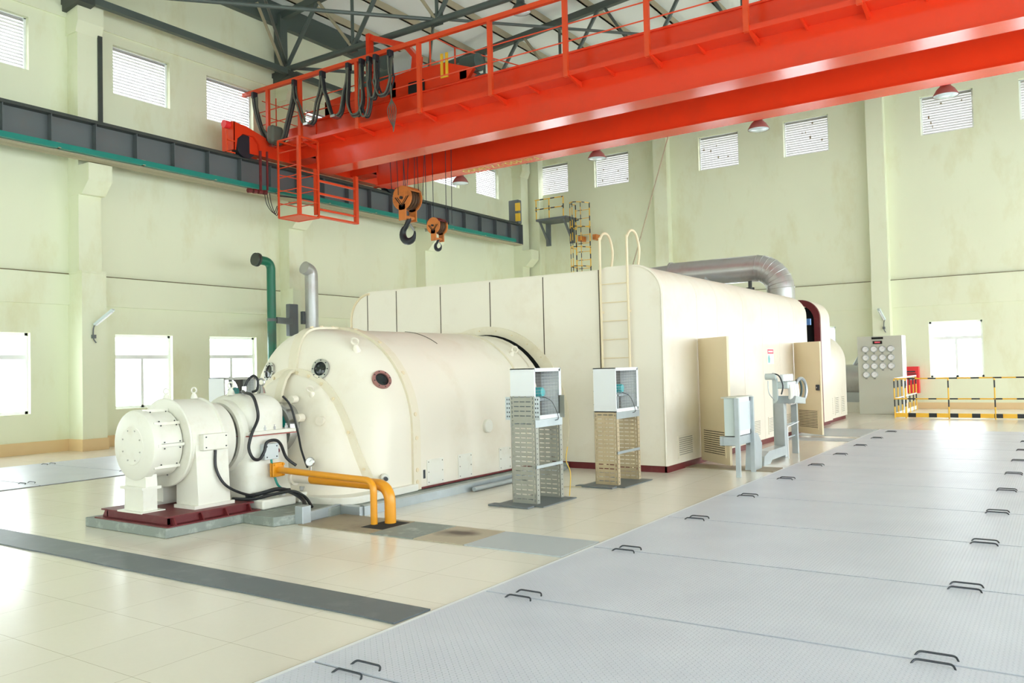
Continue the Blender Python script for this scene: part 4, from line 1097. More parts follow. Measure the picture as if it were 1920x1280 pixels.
# ================================================================ fan stands
def tray_face(mb, x0, x1, y, z0, z1, th=0.003):
    """perforated sheet at constant y: rows of horizontal slots between vertical webs"""
    w = x1-x0
    mb.box(x0, x0+w*0.06, y, y+th, z0, z1); mb.box(x1-w*0.06, x1, y, y+th, z0, z1)
    # edge slots columns
    for xa in (x0+w*0.06, x1-w*0.09):
        z = z0
        while z < z1-0.01:
            mb.box(xa, xa+w*0.03, y, y+th, z, min(z+0.02, z1)); z += 0.055
    xa, xb = x0+w*0.09, x1-w*0.09
    ws = (xb-xa)
    sl = [(0.08, 0.32), (0.38, 0.62), (0.68, 0.92)]
    pitch = 0.055; gap = 0.012
    z = z0
    while z < z1-0.001:
        zt = min(z+pitch-gap, z1)
        mb.box(xa, xb, y, y+th, z, zt)
        if zt < z1:
            prev = 0.0
            for a, b in sl:
                mb.box(xa+ws*prev, xa+ws*a, y, y+th, zt, min(zt+gap, z1)); prev = b
            mb.box(xa+ws*prev, xb, y, y+th, zt, min(zt+gap, z1))
        z += pitch
def fan_stand(x0, x1, y0, y1, zt, zb, mat, label, wings=True, grp='fan boxes on perforated metal stands'):
    s = thing('fan_stand', label, 'fan', ((x0+x1)/2, (y0+y1)/2, 0), grp)
    # base plates
    MB().box(x0-0.12, x1+0.16, y0-0.12, y1+0.1, 0.002, 0.012).build('base_plate', 'greysteel', s, 0)
    MB().box(x0-0.16, x1+0.05, y0-0.28, y0-0.14, 0.002, 0.02).build('base_plate', 'greysteel', s, 0)
    for nm, y in (('front_tray', y0), ('rear_tray', y1)):
        mb = MB(); tray_face(mb, x0, x1, y, 0.012, zb)
        mb.box(x0, x0+0.003, y, y+0.07, 0.012, zb); mb.box(x1-0.003, x1, y, y+0.07, 0.012, zb)
        p_ = mb.build(nm, mat, s, 0)
        d = MB()
        z = 0.05
        while z < zb:
            d.cyl((x1, y+0.035, z), (x1+0.001, y+0.035, z), 0.008, 6); z += 0.06
        d.build('punched_holes', 'inkgrey', p_, 0)
    for z in (0.42,):
        MB().box(x1-0.01, x1+0.01, y0, y1+0.05, z, z+0.035).build('cross_angle', 'galv', s, 0)
    MB().box(x1-0.005, x1+0.005, y0, y1+0.07, zb-0.09, zb).build('top_rail', 'galv', s, 0)
    MB().box(x0-0.005, x0+0.005, y0, y1+0.07, zb-0.09, zb).build('top_rail', 'galv', s, 0)
    if wings:
        for xx in (x0-0.07, x1-0.01):
            mb = MB().box(xx, xx+0.08, y0-0.004, y0, zb, zb+0.27)
            w_ = mb.build('wing_plate', 'galv', s, 0)
            d = MB()
            for k in range(5):
                for q in (0.025, 0.055): d.box(xx+q-0.006, xx+q+0.006, y0-0.006, y0-0.004, zb+0.03+k*0.05, zb+0.05+k*0.05)
            d.build('slot_pattern', 'inkgrey', w_, 0)
        mb = MB(); tray_face(mb, x0, x1, y0-0.006, zb, zb+0.28); mb.build('front_tray', mat, s, 0)
        MB().box(x0, x1, y0-0.002, y0-0.001, zb, zb+0.27).build('backing_sheet', 'greysteel', s, 0)
        MB().box(x1-0.02, x1+0.06, y1+0.03, y1+0.034, zb, zb+0.27).build('wing_plate', 'tray', s, 0)
    # fan box: white sheet shell open towards +x and -x, mesh guards
    Y0, Y1 = y0+0.005, y1+0.07
    bz0, bz1 = zb+0.002, zt
    mb = MB().box(x0, x1, Y0, Y0+0.012, bz0, bz1).box(x0, x1, Y1-0.012, Y1, bz0, bz1).box(x0, x1, Y0, Y1, bz1-0.012, bz1).box(x0, x1, Y0, Y1, bz0, bz0+0.012)
    bx = mb.build('fan_box', 'white', s, 0)
    for xx in (x1-0.02, x0+0.006):
        fr = MB().box(xx, xx+0.014, Y0+0.012, Y1-0.012, bz0+0.012, bz0+0.045).box(xx, xx+0.014, Y0+0.012, Y1-0.012, bz1-0.04, bz1-0.012).box(xx, xx+0.014, Y0+0.012, Y0+0.03, bz0, bz1-0.012).box(xx, xx+0.014, Y1-0.04, Y1-0.012, bz0, bz1-0.012)
        fr.build('opening_rim', 'white', bx, 0)
        g = MB(); k = 15
        for i in range(k):
            z = bz0+0.05+(bz1-bz0-0.09)*i/(k-1); g.bar((xx+0.007, Y0+0.02, z), (xx+0.007, Y1-0.03, z), 0.0028)
        for i in range(9):
            y = Y0+0.03+(Y1-Y0-0.07)*i/8; g.bar((xx+0.005, y, bz0+0.04), (xx+0.005, y, bz1-0.04), 0.0018, up=(1, 0, 0))
        g.build('wire_guard', 'wire', bx, 0)
    cy, cz, cx = (Y0+Y1)/2, bz0+(bz1-bz0)*0.52, (x0+x1)/2
    ri, ro = [], []
    for q in range(33):
        a = 2*PI*q/32; ca_, sa_ = math.cos(a), math.sin(a); k_ = 1/max(abs(ca_), abs(sa_))
        ri.append((x0+0.06, cy+0.2*ca_, cz+0.2*sa_)); ro.append((x0+0.06, min(max(cy+ca_*k_*0.4, Y0+0.012), Y1-0.012), min(max(cz+sa_*k_*0.4, bz0+0.012), bz1-0.012)))
    MB().grid([ri, ro]).build('fan_shroud', 'shroud', bx, 0, solid=0.003)
    mb = MB().lathe([(0.0, 0.07), (0.05, 0.065), (0.062, 0.04), (0.062, -0.08), (0.0, -0.09)], (cx+0.03, cy, cz), (1, 0, 0), 20); mb.build('fan_motor', 'cyan', s)
    bl = MB()
    for q in range(3):
        a = PI/2+q*2*PI/3+0.2
        pts = []
        for r_, hw in ((0.05, 0.03), (0.13, 0.06), (0.21, 0.075), (0.235, 0.04)):
            for sgn in (-1, 1):
                aa = a+sgn*hw/r_*0.6
                pts.append((cx+0.02*sgn-0.02, cy+r_*math.cos(aa), cz+r_*math.sin(aa)))
        bl.add(pts, [(0,1,3,2),(2,3,5,4),(4,5,7,6)])
    bl.build('fan_blade', 'galv', s, 0, solid=0.004)
    MB().box(cx-0.02, cx+0.02, Y0+0.01, Y1-0.01, cz-0.11, cz-0.08).box(cx-0.02, cx+0.02, cy-0.015, cy+0.015, bz0, cz-0.05).build('motor_bracket', 'galv', s, 0)
    MB().tube(catmull([(cx+0.06, cy+0.02, cz-0.05), (x1-0.02, cy+0.08, cz-0.1), (x1+0.01, cy+0.14, cz-0.2), (x1+0.015, cy+0.2, bz0-0.01), (x1+0.015, cy+0.12, bz0-0.03)], 5), 0.004, 5).build('lead_wire', 'black', s)
    for z in (bz0+0.1, bz0+0.28, bz1-0.05): MB().cyl((x0-0.03, Y0+0.05, z), (x0, Y0+0.05, z), 0.004, 5).build('screw_end', 'inkgrey', s)
    return s
fan_stand(-5.49, -5.15, 8.17, 8.72, 1.59, 0.985, 'tray', 'white fan box on a grey perforated stand with side wings, nearest to the camera')
fan_stand(-5.31, -4.975, 9.92, 10.56, 1.57, 0.975, 'trayt', 'white fan box on a tan perforated stand in front of the cream ladder', wings=False)
fan_stand(-11.2, -10.83, 8.17, 8.72, 1.56, 1.1, 'tray', 'grey fan box behind the bearing pedestal against the left windows', wings=False)
cable([(-5.1, 8.82, 0.62), (-5.13, 8.83, 0.45), (-5.08, 8.84, 0.3), (-5.1, 8.84, 0.02)], 0.006, 'pwire', 'yellow wire hanging down the near fan stand', 'loose_wire', 'wire')
cable([(-6.0, 9.35, 0.006), (-5.5, 9.6, 0.006), (-5.2, 9.7, 0.006)], 0.008, 'tan', 'thin grey strip on the floor between the two fan stands', 'floor_conduit', 'cable')

# ================================================================ grey cabinet on legs
c = thing('cabinet_on_legs', 'light grey cabinet standing on thin steel legs in front of the open door', 'cabinet', (-3.95, 11.7, 0))
MB().box(-4.02, -3.86, 11.38, 12.05, 0.57, 1.1).build('case', 'greybox', c, 0, bevel=0.005)
MB().box(-4.05, -3.83, 11.35, 12.09, 1.1, 1.115).build('top', 'panelgrey', c, 0)
mb = MB().box(-3.86, -3.845, 11.38, 11.46, 0.57, 1.1).box(-3.86, -3.845, 11.97, 12.05, 0.57, 1.1).box(-3.86, -3.845, 11.38, 12.05, 0.57, 0.63).box(-3.86, -3.845, 11.38, 12.05, 1.04, 1.1); mb.build('door_frame', 'white', c, 0)
MB().box(-3.86, -3.85, 11.46, 11.97, 0.63, 1.04).build('door_leaf', 'greybox', c, 0)
for y in (11.36, 12.02):
    MB().box(-3.86, -3.80, y-0.02, y+0.03, 0.0, 1.1).build('leg', 'galv', c, 0)
MB().box(-4.05, -3.85, 11.38, 12.05, 0.43, 0.56).build('cable_tray', 'galv', c, 0, bevel=0.01)
MB().box(-4.1, -4.02, 11.4, 11.5, 0.43, 0.56).build('tray_end', 'galv', c, 0)
o = MB().px([(12.1, 0.0), (12.45, 0.0), (12.5, 0.38), (12.3, 0.55), (12.05, 0.55), (12.05, 0.5), (12.18, 0.38)], -3.98, -3.84).build('cable_duct', 'galv', smooth=0)
tag(o, 'galvanised cable duct rising from the floor behind the grey cabinet', 'cable duct', 'galvanised cable ducts by the door')

# instrument stand
s = thing('instrument_stand', 'galvanised stand carrying pressure transmitters and coiled hoses by the enclosure', 'instrument rack', (-3.95, 14.2, 0))
MB().box(-4.09, -3.93, 14.05, 14.2, 0.0, 0.9).build('trunking', 'galv', s, 0, bevel=0.004)
MB().px([(14.05, 0.9), (14.2, 0.9), (14.75, 0.86), (14.75, 0.96), (14.15, 1.02)], -4.05, -3.75).build('trunking_elbow', 'galv', s, 0)
MB().box(-4.0, -3.9, 14.72, 14.8, 0.0, 0.9).build('leg', 'galv', s, 0)
MB().box(-4.12, -4.04, 14.08, 14.14, 0.0, 1.32).build('mast', 'greybox', s, 0)
for z in (0.3, 0.52): MB().bar((-3.96, 14.1, z), (-3.95, 14.76, z+0.02), 0.02).build('cross_rail', 'galv', s, 0)
MB().box(-4.1, -3.86, 14.1, 14.7, 1.14, 1.26).build('head_rail', 'greybox', s, 0, bevel=0.02)
MB().cyl((-4.22, 14.05, 1.35), (-4.05, 14.05, 1.35), 0.055, 16).build('transmitter', 'greybox', s)
for i, y in enumerate((14.12, 14.27, 14.42, 14.57)):
    t_ = MB().lathe([(0.0, 0.11), (0.045, 0.11), (0.05, 0.09), (0.05, 0.0)], (-3.95, y, 1.27), (0, 0, 1), 14).build('transmitter', 'white', s)
for i in range(3):
    MB().tube(catmull([(-3.85, 14.2+i*.16, 1.2), (-3.83, 14.17+i*.16, 1.05), (-3.84, 14.15+i*.16, 0.95), (-3.86, 14.17+i*.16, 0.9)], 4), 0.05, 8).build('insulated_hose', 'pinkw', s)
MB().torus((-3.83, 14.78, 1.1), (1, -0.2, 0), 0.2, 0.03, 24, 6).build('hose_coil', 'galv', s)
MB().torus((-3.86, 14.72, 1.12), (1, -0.1, 0), 0.16, 0.02, 24, 6).build('hose_coil', 'motor_g', s)
MB().tube(catmull([(-4.1, 14.05, 1.4), (-3.98, 14.0, 1.36), (-3.92, 14.0, 1.2), (-3.95, 14.0, 1.05)], 5), 0.012, 6).build('wire', 'iron', s)
MB().tube(catmull([(-4.18, 14.05, 1.28), (-4.18, 14.05, 1.15), (-4.16, 14.05, 1.05), (-4.08, 14.05, 0.95)], 5), 0.008, 6).build('wire', 'galv', s)
o = MB().tube(bend([(-3.84, 13.9, 0.0), (-3.84, 13.9, 0.52), (-3.84, 14.6, 0.56)], 0.04, 4), 0.009, 6).build('sensing_line', 'white'); tag(o, 'thin white bent tube standing before the instrument stand', 'tube')
o = MB().px([(12.75, 0.0), (12.8, 0.14), (13.05, 0.2), (14.0, 0.2), (14.0, 0.05), (13.2, 0.05), (13.1, 0.0)], -4.1, -3.9).build('cable_duct', 'galv', smooth=0)
tag(o, 'galvanised cable duct lying low on the floor towards the instrument stand', 'cable duct', 'galvanised cable ducts by the door')

# ================================================================ gauge panel
p = thing('gauge_panel', 'tall grey instrument panel with fourteen round gauges', 'instrument panel', (-4.45, 26.1, 0))
MB().box(-5.05, -3.86, 25.9, 26.55, 0.0, 2.27).build('cabinet_body', 'panelgrey', p, 0, bevel=0.01)
MB().box(-3.86, -3.845, 25.9, 26.55, 0.0, 2.27).build('side_sheet', 'white', p, 0)
MB().box(-4.65, -4.34, 25.885, 25.9, 2.18, 2.24).build('name_strip', 'inside', p, 0)
MB().box(-4.62, -4.37, 25.88, 25.9, 2.04, 2.13).build('display', 'inside', p, 0)
MB().box(-4.57, -4.42, 25.875, 25.88, 2.07, 2.11).build('digits', 'signred', p, 0)
for r in range(4):
    for k in range(4):
        if r == 3 and k > 1: continue
        x = -4.83+0.228*k; z = 1.895-0.247*r
        g_ = MB().lathe([(0.093, 0.0), (0.093, 0.03), (0.08, 0.035), (0.078, 0.02), (0.0, 0.02)], (x, 25.9, z), (0, -1, 0), 24).build('gauge', 'galv', p)
        d_ = MB().lathe([(0.0, 0.023), (0.079, 0.023)], (x, 25.9, z), (0, -1, 0), 24).build('dial', 'dial', g_)
        MB().bar((x, 25.874, z), (x+0.04, 25.874, z+0.03), 0.006, 0.003).build('needle', 'inkgrey', g_, 0)
        MB().box(x-0.03, x+0.03, 25.892, 25.9, z-0.125, z-0.11).build('gauge_label', 'inkgrey', p, 0)
o = thing('fire_hydrant_box', 'red fire equipment box on the back wall beside the gauge panel', 'fire box', (-4.05, 28.9, 0.5))
MB().box(-4.3, -3.82, 28.78, 29.02, 0.5, 1.34).build('case', 'redbox', o, 0, bevel=0.01)
MB().box(-4.1, -3.95, 28.77, 28.78, 0.92, 1.02).build('glass_window', 'greybox', o, 0)
MB().box(-4.2, -3.92, 28.77, 28.78, 1.16, 1.20).box(-4.18, -3.9, 28.77, 28.78, 1.09, 1.12).build('lettering', 'inkgrey', o, 0)
o = thing('oil_tank', 'shiny silver tank between the last casing and the gauge panel', 'tank', (-5.7, 27.3, 0))
MB().lathe([(0.0, 0.0), (0.3, 0.02), (0.43, 0.1), (0.45, 0.2), (0.45, 1.3), (0.43, 1.4), (0.0, 1.45)], (-6.5, 27.2, 1.0), (1, 0, 0), 32).build('shell', 'duct', o)
MB().box(-6.3, -5.0, 26.9, 27.5, 0.0, 0.3).build('saddle', 'creamw', o, 0)
MB().box(-6.2, -5.1, 27.0, 27.4, 0.3, 0.62).build('cradle', 'galv', o, 0)
MB().cyl((-5.4, 27.2, 1.4), (-5.2, 27.2, 1.75), 0.07, 12).build('nozzle', 'galv', o)

# ================================================================ safety rail around the floor opening
r = thing('safety_railing', 'yellow and black striped safety railing around the floor opening at the back', 'railing', (-1.5, 24.4, 0))
def rail(a, b, rad=0.018, mat='stripe', nm='rail'): return MB().cyl(a, b, rad, 10).build(nm, mat, r)
RX0, RX1, RY0, RY1 = -3.85, 4.6, 24.35, 28.3
rail((RX0, RY0, 1.06), (RX1, RY0, 1.06)); rail((RX0, RY0, 0.52), (RX1, RY0, 0.52))
rail((RX0, RY0, 1.06), (RX0, RY1, 1.06), 0.024, 'white'); rail((RX0, RY0, 0.52), (RX0, RY1, 0.52), 0.02, 'white')  # white stands in for the bright light on the side rails
MB().box(RX0-0.01, RX1, RY0-0.012, RY0-0.002, 0.03, 0.14).build('toe_board', 'stripe', r, 0)
MB().box(RX0-0.012, RX0-0.002, RY0, RY1, 0.03, 0.14).build('toe_board', 'white', r, 0)  # white here too, bright light painted in instead of stripes
x = RX0
for x in (-3.85, -3.58, -2.55, -1.5, -0.45, 0.6, 1.65, 2.7, 3.75): rail((x, RY0, 0), (x, RY0, 1.06), 0.018, 'stripev', 'post')
for y in (24.95, 25.6, 26.3, 27.0, 27.7, 28.3): rail((RX0, y, 0), (RX0, y, 1.06), 0.018, 'stripev', 'post')

# ================================================================ pipes on the left wall
g = thing('green_pipe', 'dark green vertical pipe with a flanged elbow top near the left wall', 'pipe', (-17.25, 14.6, 0))
MB().tube(bend([(-17.35, 14.62, 0), (-17.35, 14.62, 4.55), (-17.35, 14.15, 4.58)], 0.22, 8), 0.115, 16).build('pipe_run', 'green', g)
MB().cyl((-17.35, 14.2, 4.57), (-17.35, 14.15, 4.575), 0.18, 18).build('flange', 'darksteel', g)
MB().cyl((-17.35, 14.14, 4.575), (-17.35, 14.09, 4.58), 0.17, 18).build('flange', 'darksteel', g)
MB().cyl((-17.35, 14.62, 2.98), (-17.35, 14.62, 3.06), 0.125, 16).build('clamp', 'greysteel', g)
MB().bar((-17.35, 14.75, 3.02), (-17.6, 15.5, 3.02), 0.12, 0.16).build('bracket_arm', 'greysteel', g, 0)
MB().box(-17.7, -17.55, 15.4, 15.72, 2.62, 3.5).build('bracket_plate', 'greysteel', g, 0, bevel=0.02)
g = thing('silver_duct', 'grey vertical metal duct with a slanted elbow top beside the second pilaster', 'duct', (-17.25, 16.4, 0))
MB().tube(bend([(-17.3, 15.98, 0), (-17.3, 15.98, 4.42), (-17.3, 15.72, 4.5)], 0.2, 8), 0.18, 20).build('duct_run', 'duct', g)
MB().box(-17.5, -17.4, 15.75, 15.95, 2.95, 3.3).build('wall_clamp', 'greysteel', g, 0)
# wall lamps
def wall_lamp(x, y, z, dx, dy, dz, label, grp='tube lamps on arms along the pilasters'):
    dx, dy, dz = dx*1.25, dy*1.25, dz*1.25
    l = thing('wall_lamp', label, 'lamp', (x, y, z), grp)
    a = Vector((x+0.1*(dx != 0), y, z)); 
    p0 = Vector((x, y, z)); p1 = p0+Vector((dx, dy, dz))
    d = (p1-p0).normalized()
    MB().bar(p0, p1, 0.09, 0.05, up=(0, 0, 1)).build('reflector', 'greybox', l, 0)
    MB().cyl(p0+d*0.04-Vector((0, 0, 0.03)), p1-d*0.04-Vector((0, 0, 0.03)), 0.025, 10).build('tube_lens', 'tube', l)
    MB().tube(catmull([p0, p0+Vector((-0.02, -0.02, -0.1)), p0+Vector((-0.02, -0.02, -0.3)), p0+Vector((0.02, 0.02, -0.4))], 5), 0.015, 6).build('arm', 'greysteel', l)
    MB().box(p0.x-0.06, p0.x+0.01, p0.y-0.05, p0.y+0.03, p0.z-0.3, p0.z-0.22).build('arm_clip', 'greysteel', l, 0)
wall_lamp(-17.87, 10.12, 2.78, 0.32, 0.16, 0.26, 'white tube lamp angled up from the first wall pilaster, above the motor')
wall_lamp(-17.87, 16.12, 2.72, 0.32, 0.16, 0.26, 'white tube lamp angled up from the second wall pilaster, above the dome')
wall_lamp(-4.72, 28.56, 2.85, -0.1, -0.2, 0.28, 'small tube lamp on the back wall pilaster above the gauge panel')

# ================================================================ crane runway
BX, BZ0, BZ1 = -17.5, 6.36, 7.15
rb = thing('runway_beam', 'long dark grey crane runway girder along the left wall', 'crane runway', (BX, 10, BZ0))
YE = 26.9
MB().box(BX-0.01, BX+0.01, YF+0.05, YE, BZ0, BZ1).build('web', 'greysteel', rb, 0)
MB().box(BX-0.2, BX+0.2, YF+0.05, YE, BZ0, BZ0+0.025).build('bottom_flange', 'tan', rb, 0)
MB().box(BX-0.2, BX+0.2, YF+0.05, YE, BZ1-0.03, BZ1).build('top_flange', 'darksteel', rb, 0)
MB().box(BX-0.04, BX+0.04, YF+0.05, YE, BZ1, BZ1+0.09).build('crane_rail', 'darksteel', rb, 0)
y = 3.2
while y < YE:
    MB().box(BX, BX+0.17, y-0.007, y+0.007, BZ0+0.02, BZ1-0.03).build('stiffener', 'greysteel', rb, 0); y += 0.955
MB().px([(YE-0.02, BZ0), (YE, BZ0), (YE, BZ1), (YE-0.02, BZ1)], BX-0.2, BX+0.2).build('end_plate', 'greysteel', rb, 0)
MB().box(BX-0.25, BX+0.2, YE-0.3, YE-0.05, BZ1+0.02, BZ1+0.95).build('end_stop', 'greysteel', rb, 0, bevel=0.03)
MB().box(BX+0.1, BX+0.3, YE-0.36, YE-0.3, BZ1+0.1, BZ1+0.4).build('buffer_pad', 'safety', rb, 0)
MB().box(BX+0.1, BX+0.3, YE-0.36, YE-0.3, BZ1+0.5, BZ1+0.8).build('buffer_pad', 'safety', rb, 0)
o = thing('conductor_rail', 'teal power conductor strip clipped below the runway girder', 'conductor rail', (-17.23, 10, 6.35))
MB().box(-17.27, -17.16, YF+0.1, 26.2, 6.385, 6.5).build('strip', 'teal', o, 0)
y = 5.2; k = 0
while y < 25.4:
    MB().box(-17.3, -17.15, y-0.03, y+0.03, 6.385, 6.40).box(-17.27, -17.18, y-0.05, y+0.05, 6.46, 6.51).build('hanger_clip', 'tan', o, 0); y += 1.9
rb2 = thing('runway_beam', 'grey crane runway girder along the unseen right wall', 'crane runway', (XR-1.2, 10, BZ0))
MB().box(XR-1.21, XR-1.19, YF+0.05, YE, BZ0, BZ1).box(XR-1.4, XR-1.0, YF+0.05, YE, BZ0, BZ0+0.025).box(XR-1.4, XR-1.0, YF+0.05, YE, BZ1-0.03, BZ1).box(XR-1.24, XR-1.16, YF+0.05, YE, BZ1, BZ1+0.09).build('girder', 'greysteel', rb2, 0)

# service platform and caged ladder at the back wall
pf = thing('service_platform', 'grey bracketed platform with striped handrail at the end of the runway', 'platform', (-16.7, 28.5, 7.5))
MB().box(-17.35, -15.95, 27.95, 28.95, 7.42, 7.5).build('deck', 'greysteel', pf, 0)
for x in (-17.2, -16.1):
    mb = MB().bar((x, 28.0, 7.42), (x, 28.66, 6.6), 0.07, 0.07).box(x-0.1, x+0.1, 28.62, 28.7, 6.5, 7.42); mb.build('bracket', 'greysteel', pf, 0)
for z in (8.28, 7.9): MB().cyl((-17.4, 28.0, z), (-16.1, 28.0, z), 0.022, 8).build('rail', 'stripe', pf)
for x in (-17.35, -16.75, -16.1): MB().cyl((x, 28.0, 7.5), (x, 28.0, 8.28), 0.022, 8).build('post', 'stripev', pf)
cl = thing('caged_ladder', 'yellow and black ladder with a hoop cage on the back wall', 'ladder', (-15.6, 28.6, 0))
for x in (-15.9, -15.28): MB().cyl((x, 28.62, 0.1), (x, 28.62, 8.0), 0.022, 8).build('stile', 'stripev', cl)
z = 0.5
while z < 7.9: MB().cyl((-15.9, 28.62, z), (-15.28, 28.62, z), 0.013, 6).build('rung', 'stripe', cl); z += 0.33
for z in (3.0, 4.0, 5.5, 6.25, 7.05, 8.0):
    pts = [(-15.59-0.33*math.cos(PI*k/12)-0.12*math.sin(PI*k/12), 28.62-0.62*math.sin(PI*k/12), z) for k in range(13)]
    MB().tube(pts, 0.018, 6).build('hoop', 'stripe', cl)
for k in (3, 6, 9):
    a = PI*k/12; x = -15.59-0.33*math.cos(a)-0.12*math.sin(a); y = 28.62-0.62*math.sin(a)
    MB().cyl((x, y, 3.0), (x, y, 8.0), 0.014, 6).build('cage_bar', 'stripev', cl)
for x in (-15.75, -15.1): MB().box(x-0.08, x+0.08, 28.64, 29.0, 6.55, 6.75).build('wall_clip', 'hookor', cl, 0)

# ================================================================ overhead crane
CX0, CX1 = -16.35, XR-1.6
cr = thing('overhead_crane', 'bright orange-red double girder overhead crane spanning the hall', 'crane', (-5, 16.7, 6.95))
def girder(y0, y1, name):
    gz0, gz1 = 6.95, 8.32
    mb = MB().py([(CX0, 7.35), (CX0+0.05, gz0+0.01), (CX1, gz0+0.01), (CX1, gz1-0.04), (CX0-0.2, gz1-0.04), (CX0-0.2, 7.35)], y0+0.05, y1-0.05)
    g = mb.build(name, 'orange', cr, 0)
    MB().box(CX0, CX1, y0, y1, gz0, gz0+0.022).build('bottom_flange', 'orange', g, 0)
    MB().box(CX0-0.2, CX1, y0, y1, gz1-0.04, gz1).build('top_flange', 'orange', g, 0)
    MB().box(CX0, CX1, (y0+y1)/2-0.03, (y0+y1)/2+0.03, gz1, gz1+0.07).build('trolley_rail', 'darksteel', g, 0)
    return g
G1 = (15.28, 15.85); G2 = (17.61, 18.18)
g1 = girder(G1[0], G1[1], 'near_girder'); g2 = girder(G2[0], G2[1], 'far_girder')
# lettering under the far girder
tc = bpy.data.curves.new('phone_lettering', 'FONT'); tc.body = 'Tel:400-7718000'; tc.size = 0.36; tc.extrude = 0.001
tc.materials.append(M['text'])
tc_o = bpy.data.objects.new('tmp_text', tc)
tm = bpy.data.meshes.new_from_object(tc_o); bpy.data.objects.remove(tc_o); tm.materials.clear(); tm.materials.append(M['text'])
to = bpy.data.objects.new('phone_lettering', tm); COL.objects.link(to); to.parent = cr
to['label'] = 'yellow stencilled phone number under the far girder'
# seen from below, reading direction towards -x
to.matrix_local = Matrix.Translation(Vector((-10.9+5, G2[0]+0.14-16.7, -0.004)))@Matrix(((-1, 0, 0, 0), (0, 1, 0, 0), (0, 0, -1, 0), (0, 0, 0, 1)))
# near walkway
WZ, WY0, WY1 = 7.62, 14.82, G1[0]+0.05
wk = MB().box(CX0-1.8, CX1, WY0, WY1, WZ+0.02, WZ+0.03).build('walkway_deck', 'orange', cr, 0)
MB().box(CX0-1.8, CX1, WY0-0.006, WY0, WZ, WZ+0.1).build('toe_plate', 'orange', wk, 0)
posts = [-16.35, -14.30, -12.30, -10.27, -8.36, -6.53, -4.58, -2.65, -0.7, 1.25, 3.2, 5.15, 7.1]
for i, x in enumerate(posts):
    MB().px([(WY0, WZ), (WY1, WZ-0.12), (WY1, WZ), (WY0, WZ+0.02)], x+0.02, x+0.08).build('bracket', 'orange', wk, 0)
    if i: MB().px([(WY0, WZ+0.01), (WY1, WZ-0.05), (WY1, WZ+0.02), (WY0, WZ+0.02)], x-1.0, x-0.97).build('bracket', 'orange', wk, 0)
hr = MB().box(CX0-2.25, CX1, WY0-0.06, WY0+0.04, 9.25, 9.35).build('handrail', 'orange2', cr, 0)
MB().cyl((CX0-1.6, WY0, 8.70), (CX1, WY0, 8.70), 0.014, 6).build('mid_rail', 'orange2', hr)
MB().cyl((CX0-1.6, WY0, 8.34), (CX1, WY0, 8.34), 0.014, 6).build('mid_rail', 'orange2', hr)
for i, x in enumerate([-17.6]+posts):
    MB().box(x-0.05, x+0.05, WY0-0.05, WY0+0.03, WZ-0.02, 9.26).build('post', 'orange2', hr, 0)
# end cross railing at the left end of the bridge
for y in (15.3, 16.2, 17.2, 18.2): MB().cyl((CX0-1.5, y, 7.9), (CX0-1.5, y, 9.2), 0.016, 6).build('post', 'orange2', hr)
for z in (8.2, 8.6, 9.0): 
    MB().cyl((CX0-1.5, WY0, z), (CX0-1.5, 18.2, z), 0.012, 6).build('mid_rail', 'orange2', hr)
MB().box(CX0-1.3, CX1, 18.15, 18.9, WZ+0.02, WZ+0.03).build('walkway_deck', 'orange', cr, 0)
fr = MB().cyl((CX0-1.3, 18.88, 8.75), (CX1, 18.88, 8.75), 0.016, 6).build('far_handrail', 'orange2', cr)
for x in [-17.5, -15.6, -13.7, -11.8]: MB().cyl((x, 18.88, WZ), (x, 18.88, 8.75), 0.016, 6).build('post', 'orange2', fr)
# end carriage
ec = MB().box(-17.64, -17.36, 14.0, 19.6, 7.32, 7.78).build('end_carriage', 'orange', cr, 0, bevel=0.01)
[MB().box(-17.36, -16.3, a_, b_, 7.35, 8.25).build('girder_joint', 'orange', ec, 0) for a_, b_ in ((15.3, 15.83), (17.63, 18.16))]
for y0 in (13.52, 19.1):
    MB().px([(y0-0.08, 7.3), (y0-0.08, 8.02), (y0+0.3, 7.98), (y0+0.95, 7.8), (y0+0.95, 7.3), (y0+0.76, 7.3), (y0+0.72, 7.6), (y0+0.56, 7.76), (y0+0.2, 7.76), (y0+0.03, 7.6), (y0-0.02, 7.3)], -17.34, -17.28).build('wheel_housing', 'orange', ec, 0)
    MB().px([(y0-0.08, 7.3), (y0-0.08, 8.02), (y0+0.3, 7.98), (y0+0.95, 7.8), (y0+0.95, 7.3), (y0+0.76, 7.3), (y0+0.72, 7.6), (y0+0.56, 7.76), (y0+0.2, 7.76), (y0+0.03, 7.6), (y0-0.02, 7.3)], -17.72, -17.66).build('wheel_housing', 'orange', ec, 0)
    MB().cyl((-17.62, y0+0.38, 7.48), (-17.38, y0+0.38, 7.48), 0.3, 24).build('wheel', 'iron', ec)
    MB().box(-17.72, -17.28, y0-0.1, y0-0.05, 7.3, 8.02).build('end_plate', 'orange', ec, 0)
MB().cyl((-17.45, 13.27, 7.95), (-17.45, 13.45, 7.95), 0.10, 14).build('buffer', 'redbox', ec)
MB().bar((-17.45, 13.42, 7.98), (-17.45, 13.92, 7.86), 0.16, 0.12).build('buffer_arm', 'orange', ec, 0)
fr_ = MB().bar((-17.25, 13.2, 7.2), (-17.25, 13.2, 7.75), 0.03).bar((-17.25, 13.2, 7.2), (-17.25, 13.45, 7.2), 0.03).bar((-17.25, 13.2, 7.5), (-17.25, 13.45, 7.5), 0.03).build('rail_sweep', 'orange2', ec, 0)
MB().box(-17.15, -16.9, 14.35, 14.75, 7.62, 8.1).build('drive_motor', 'cable', ec, 0, bevel=0.08)
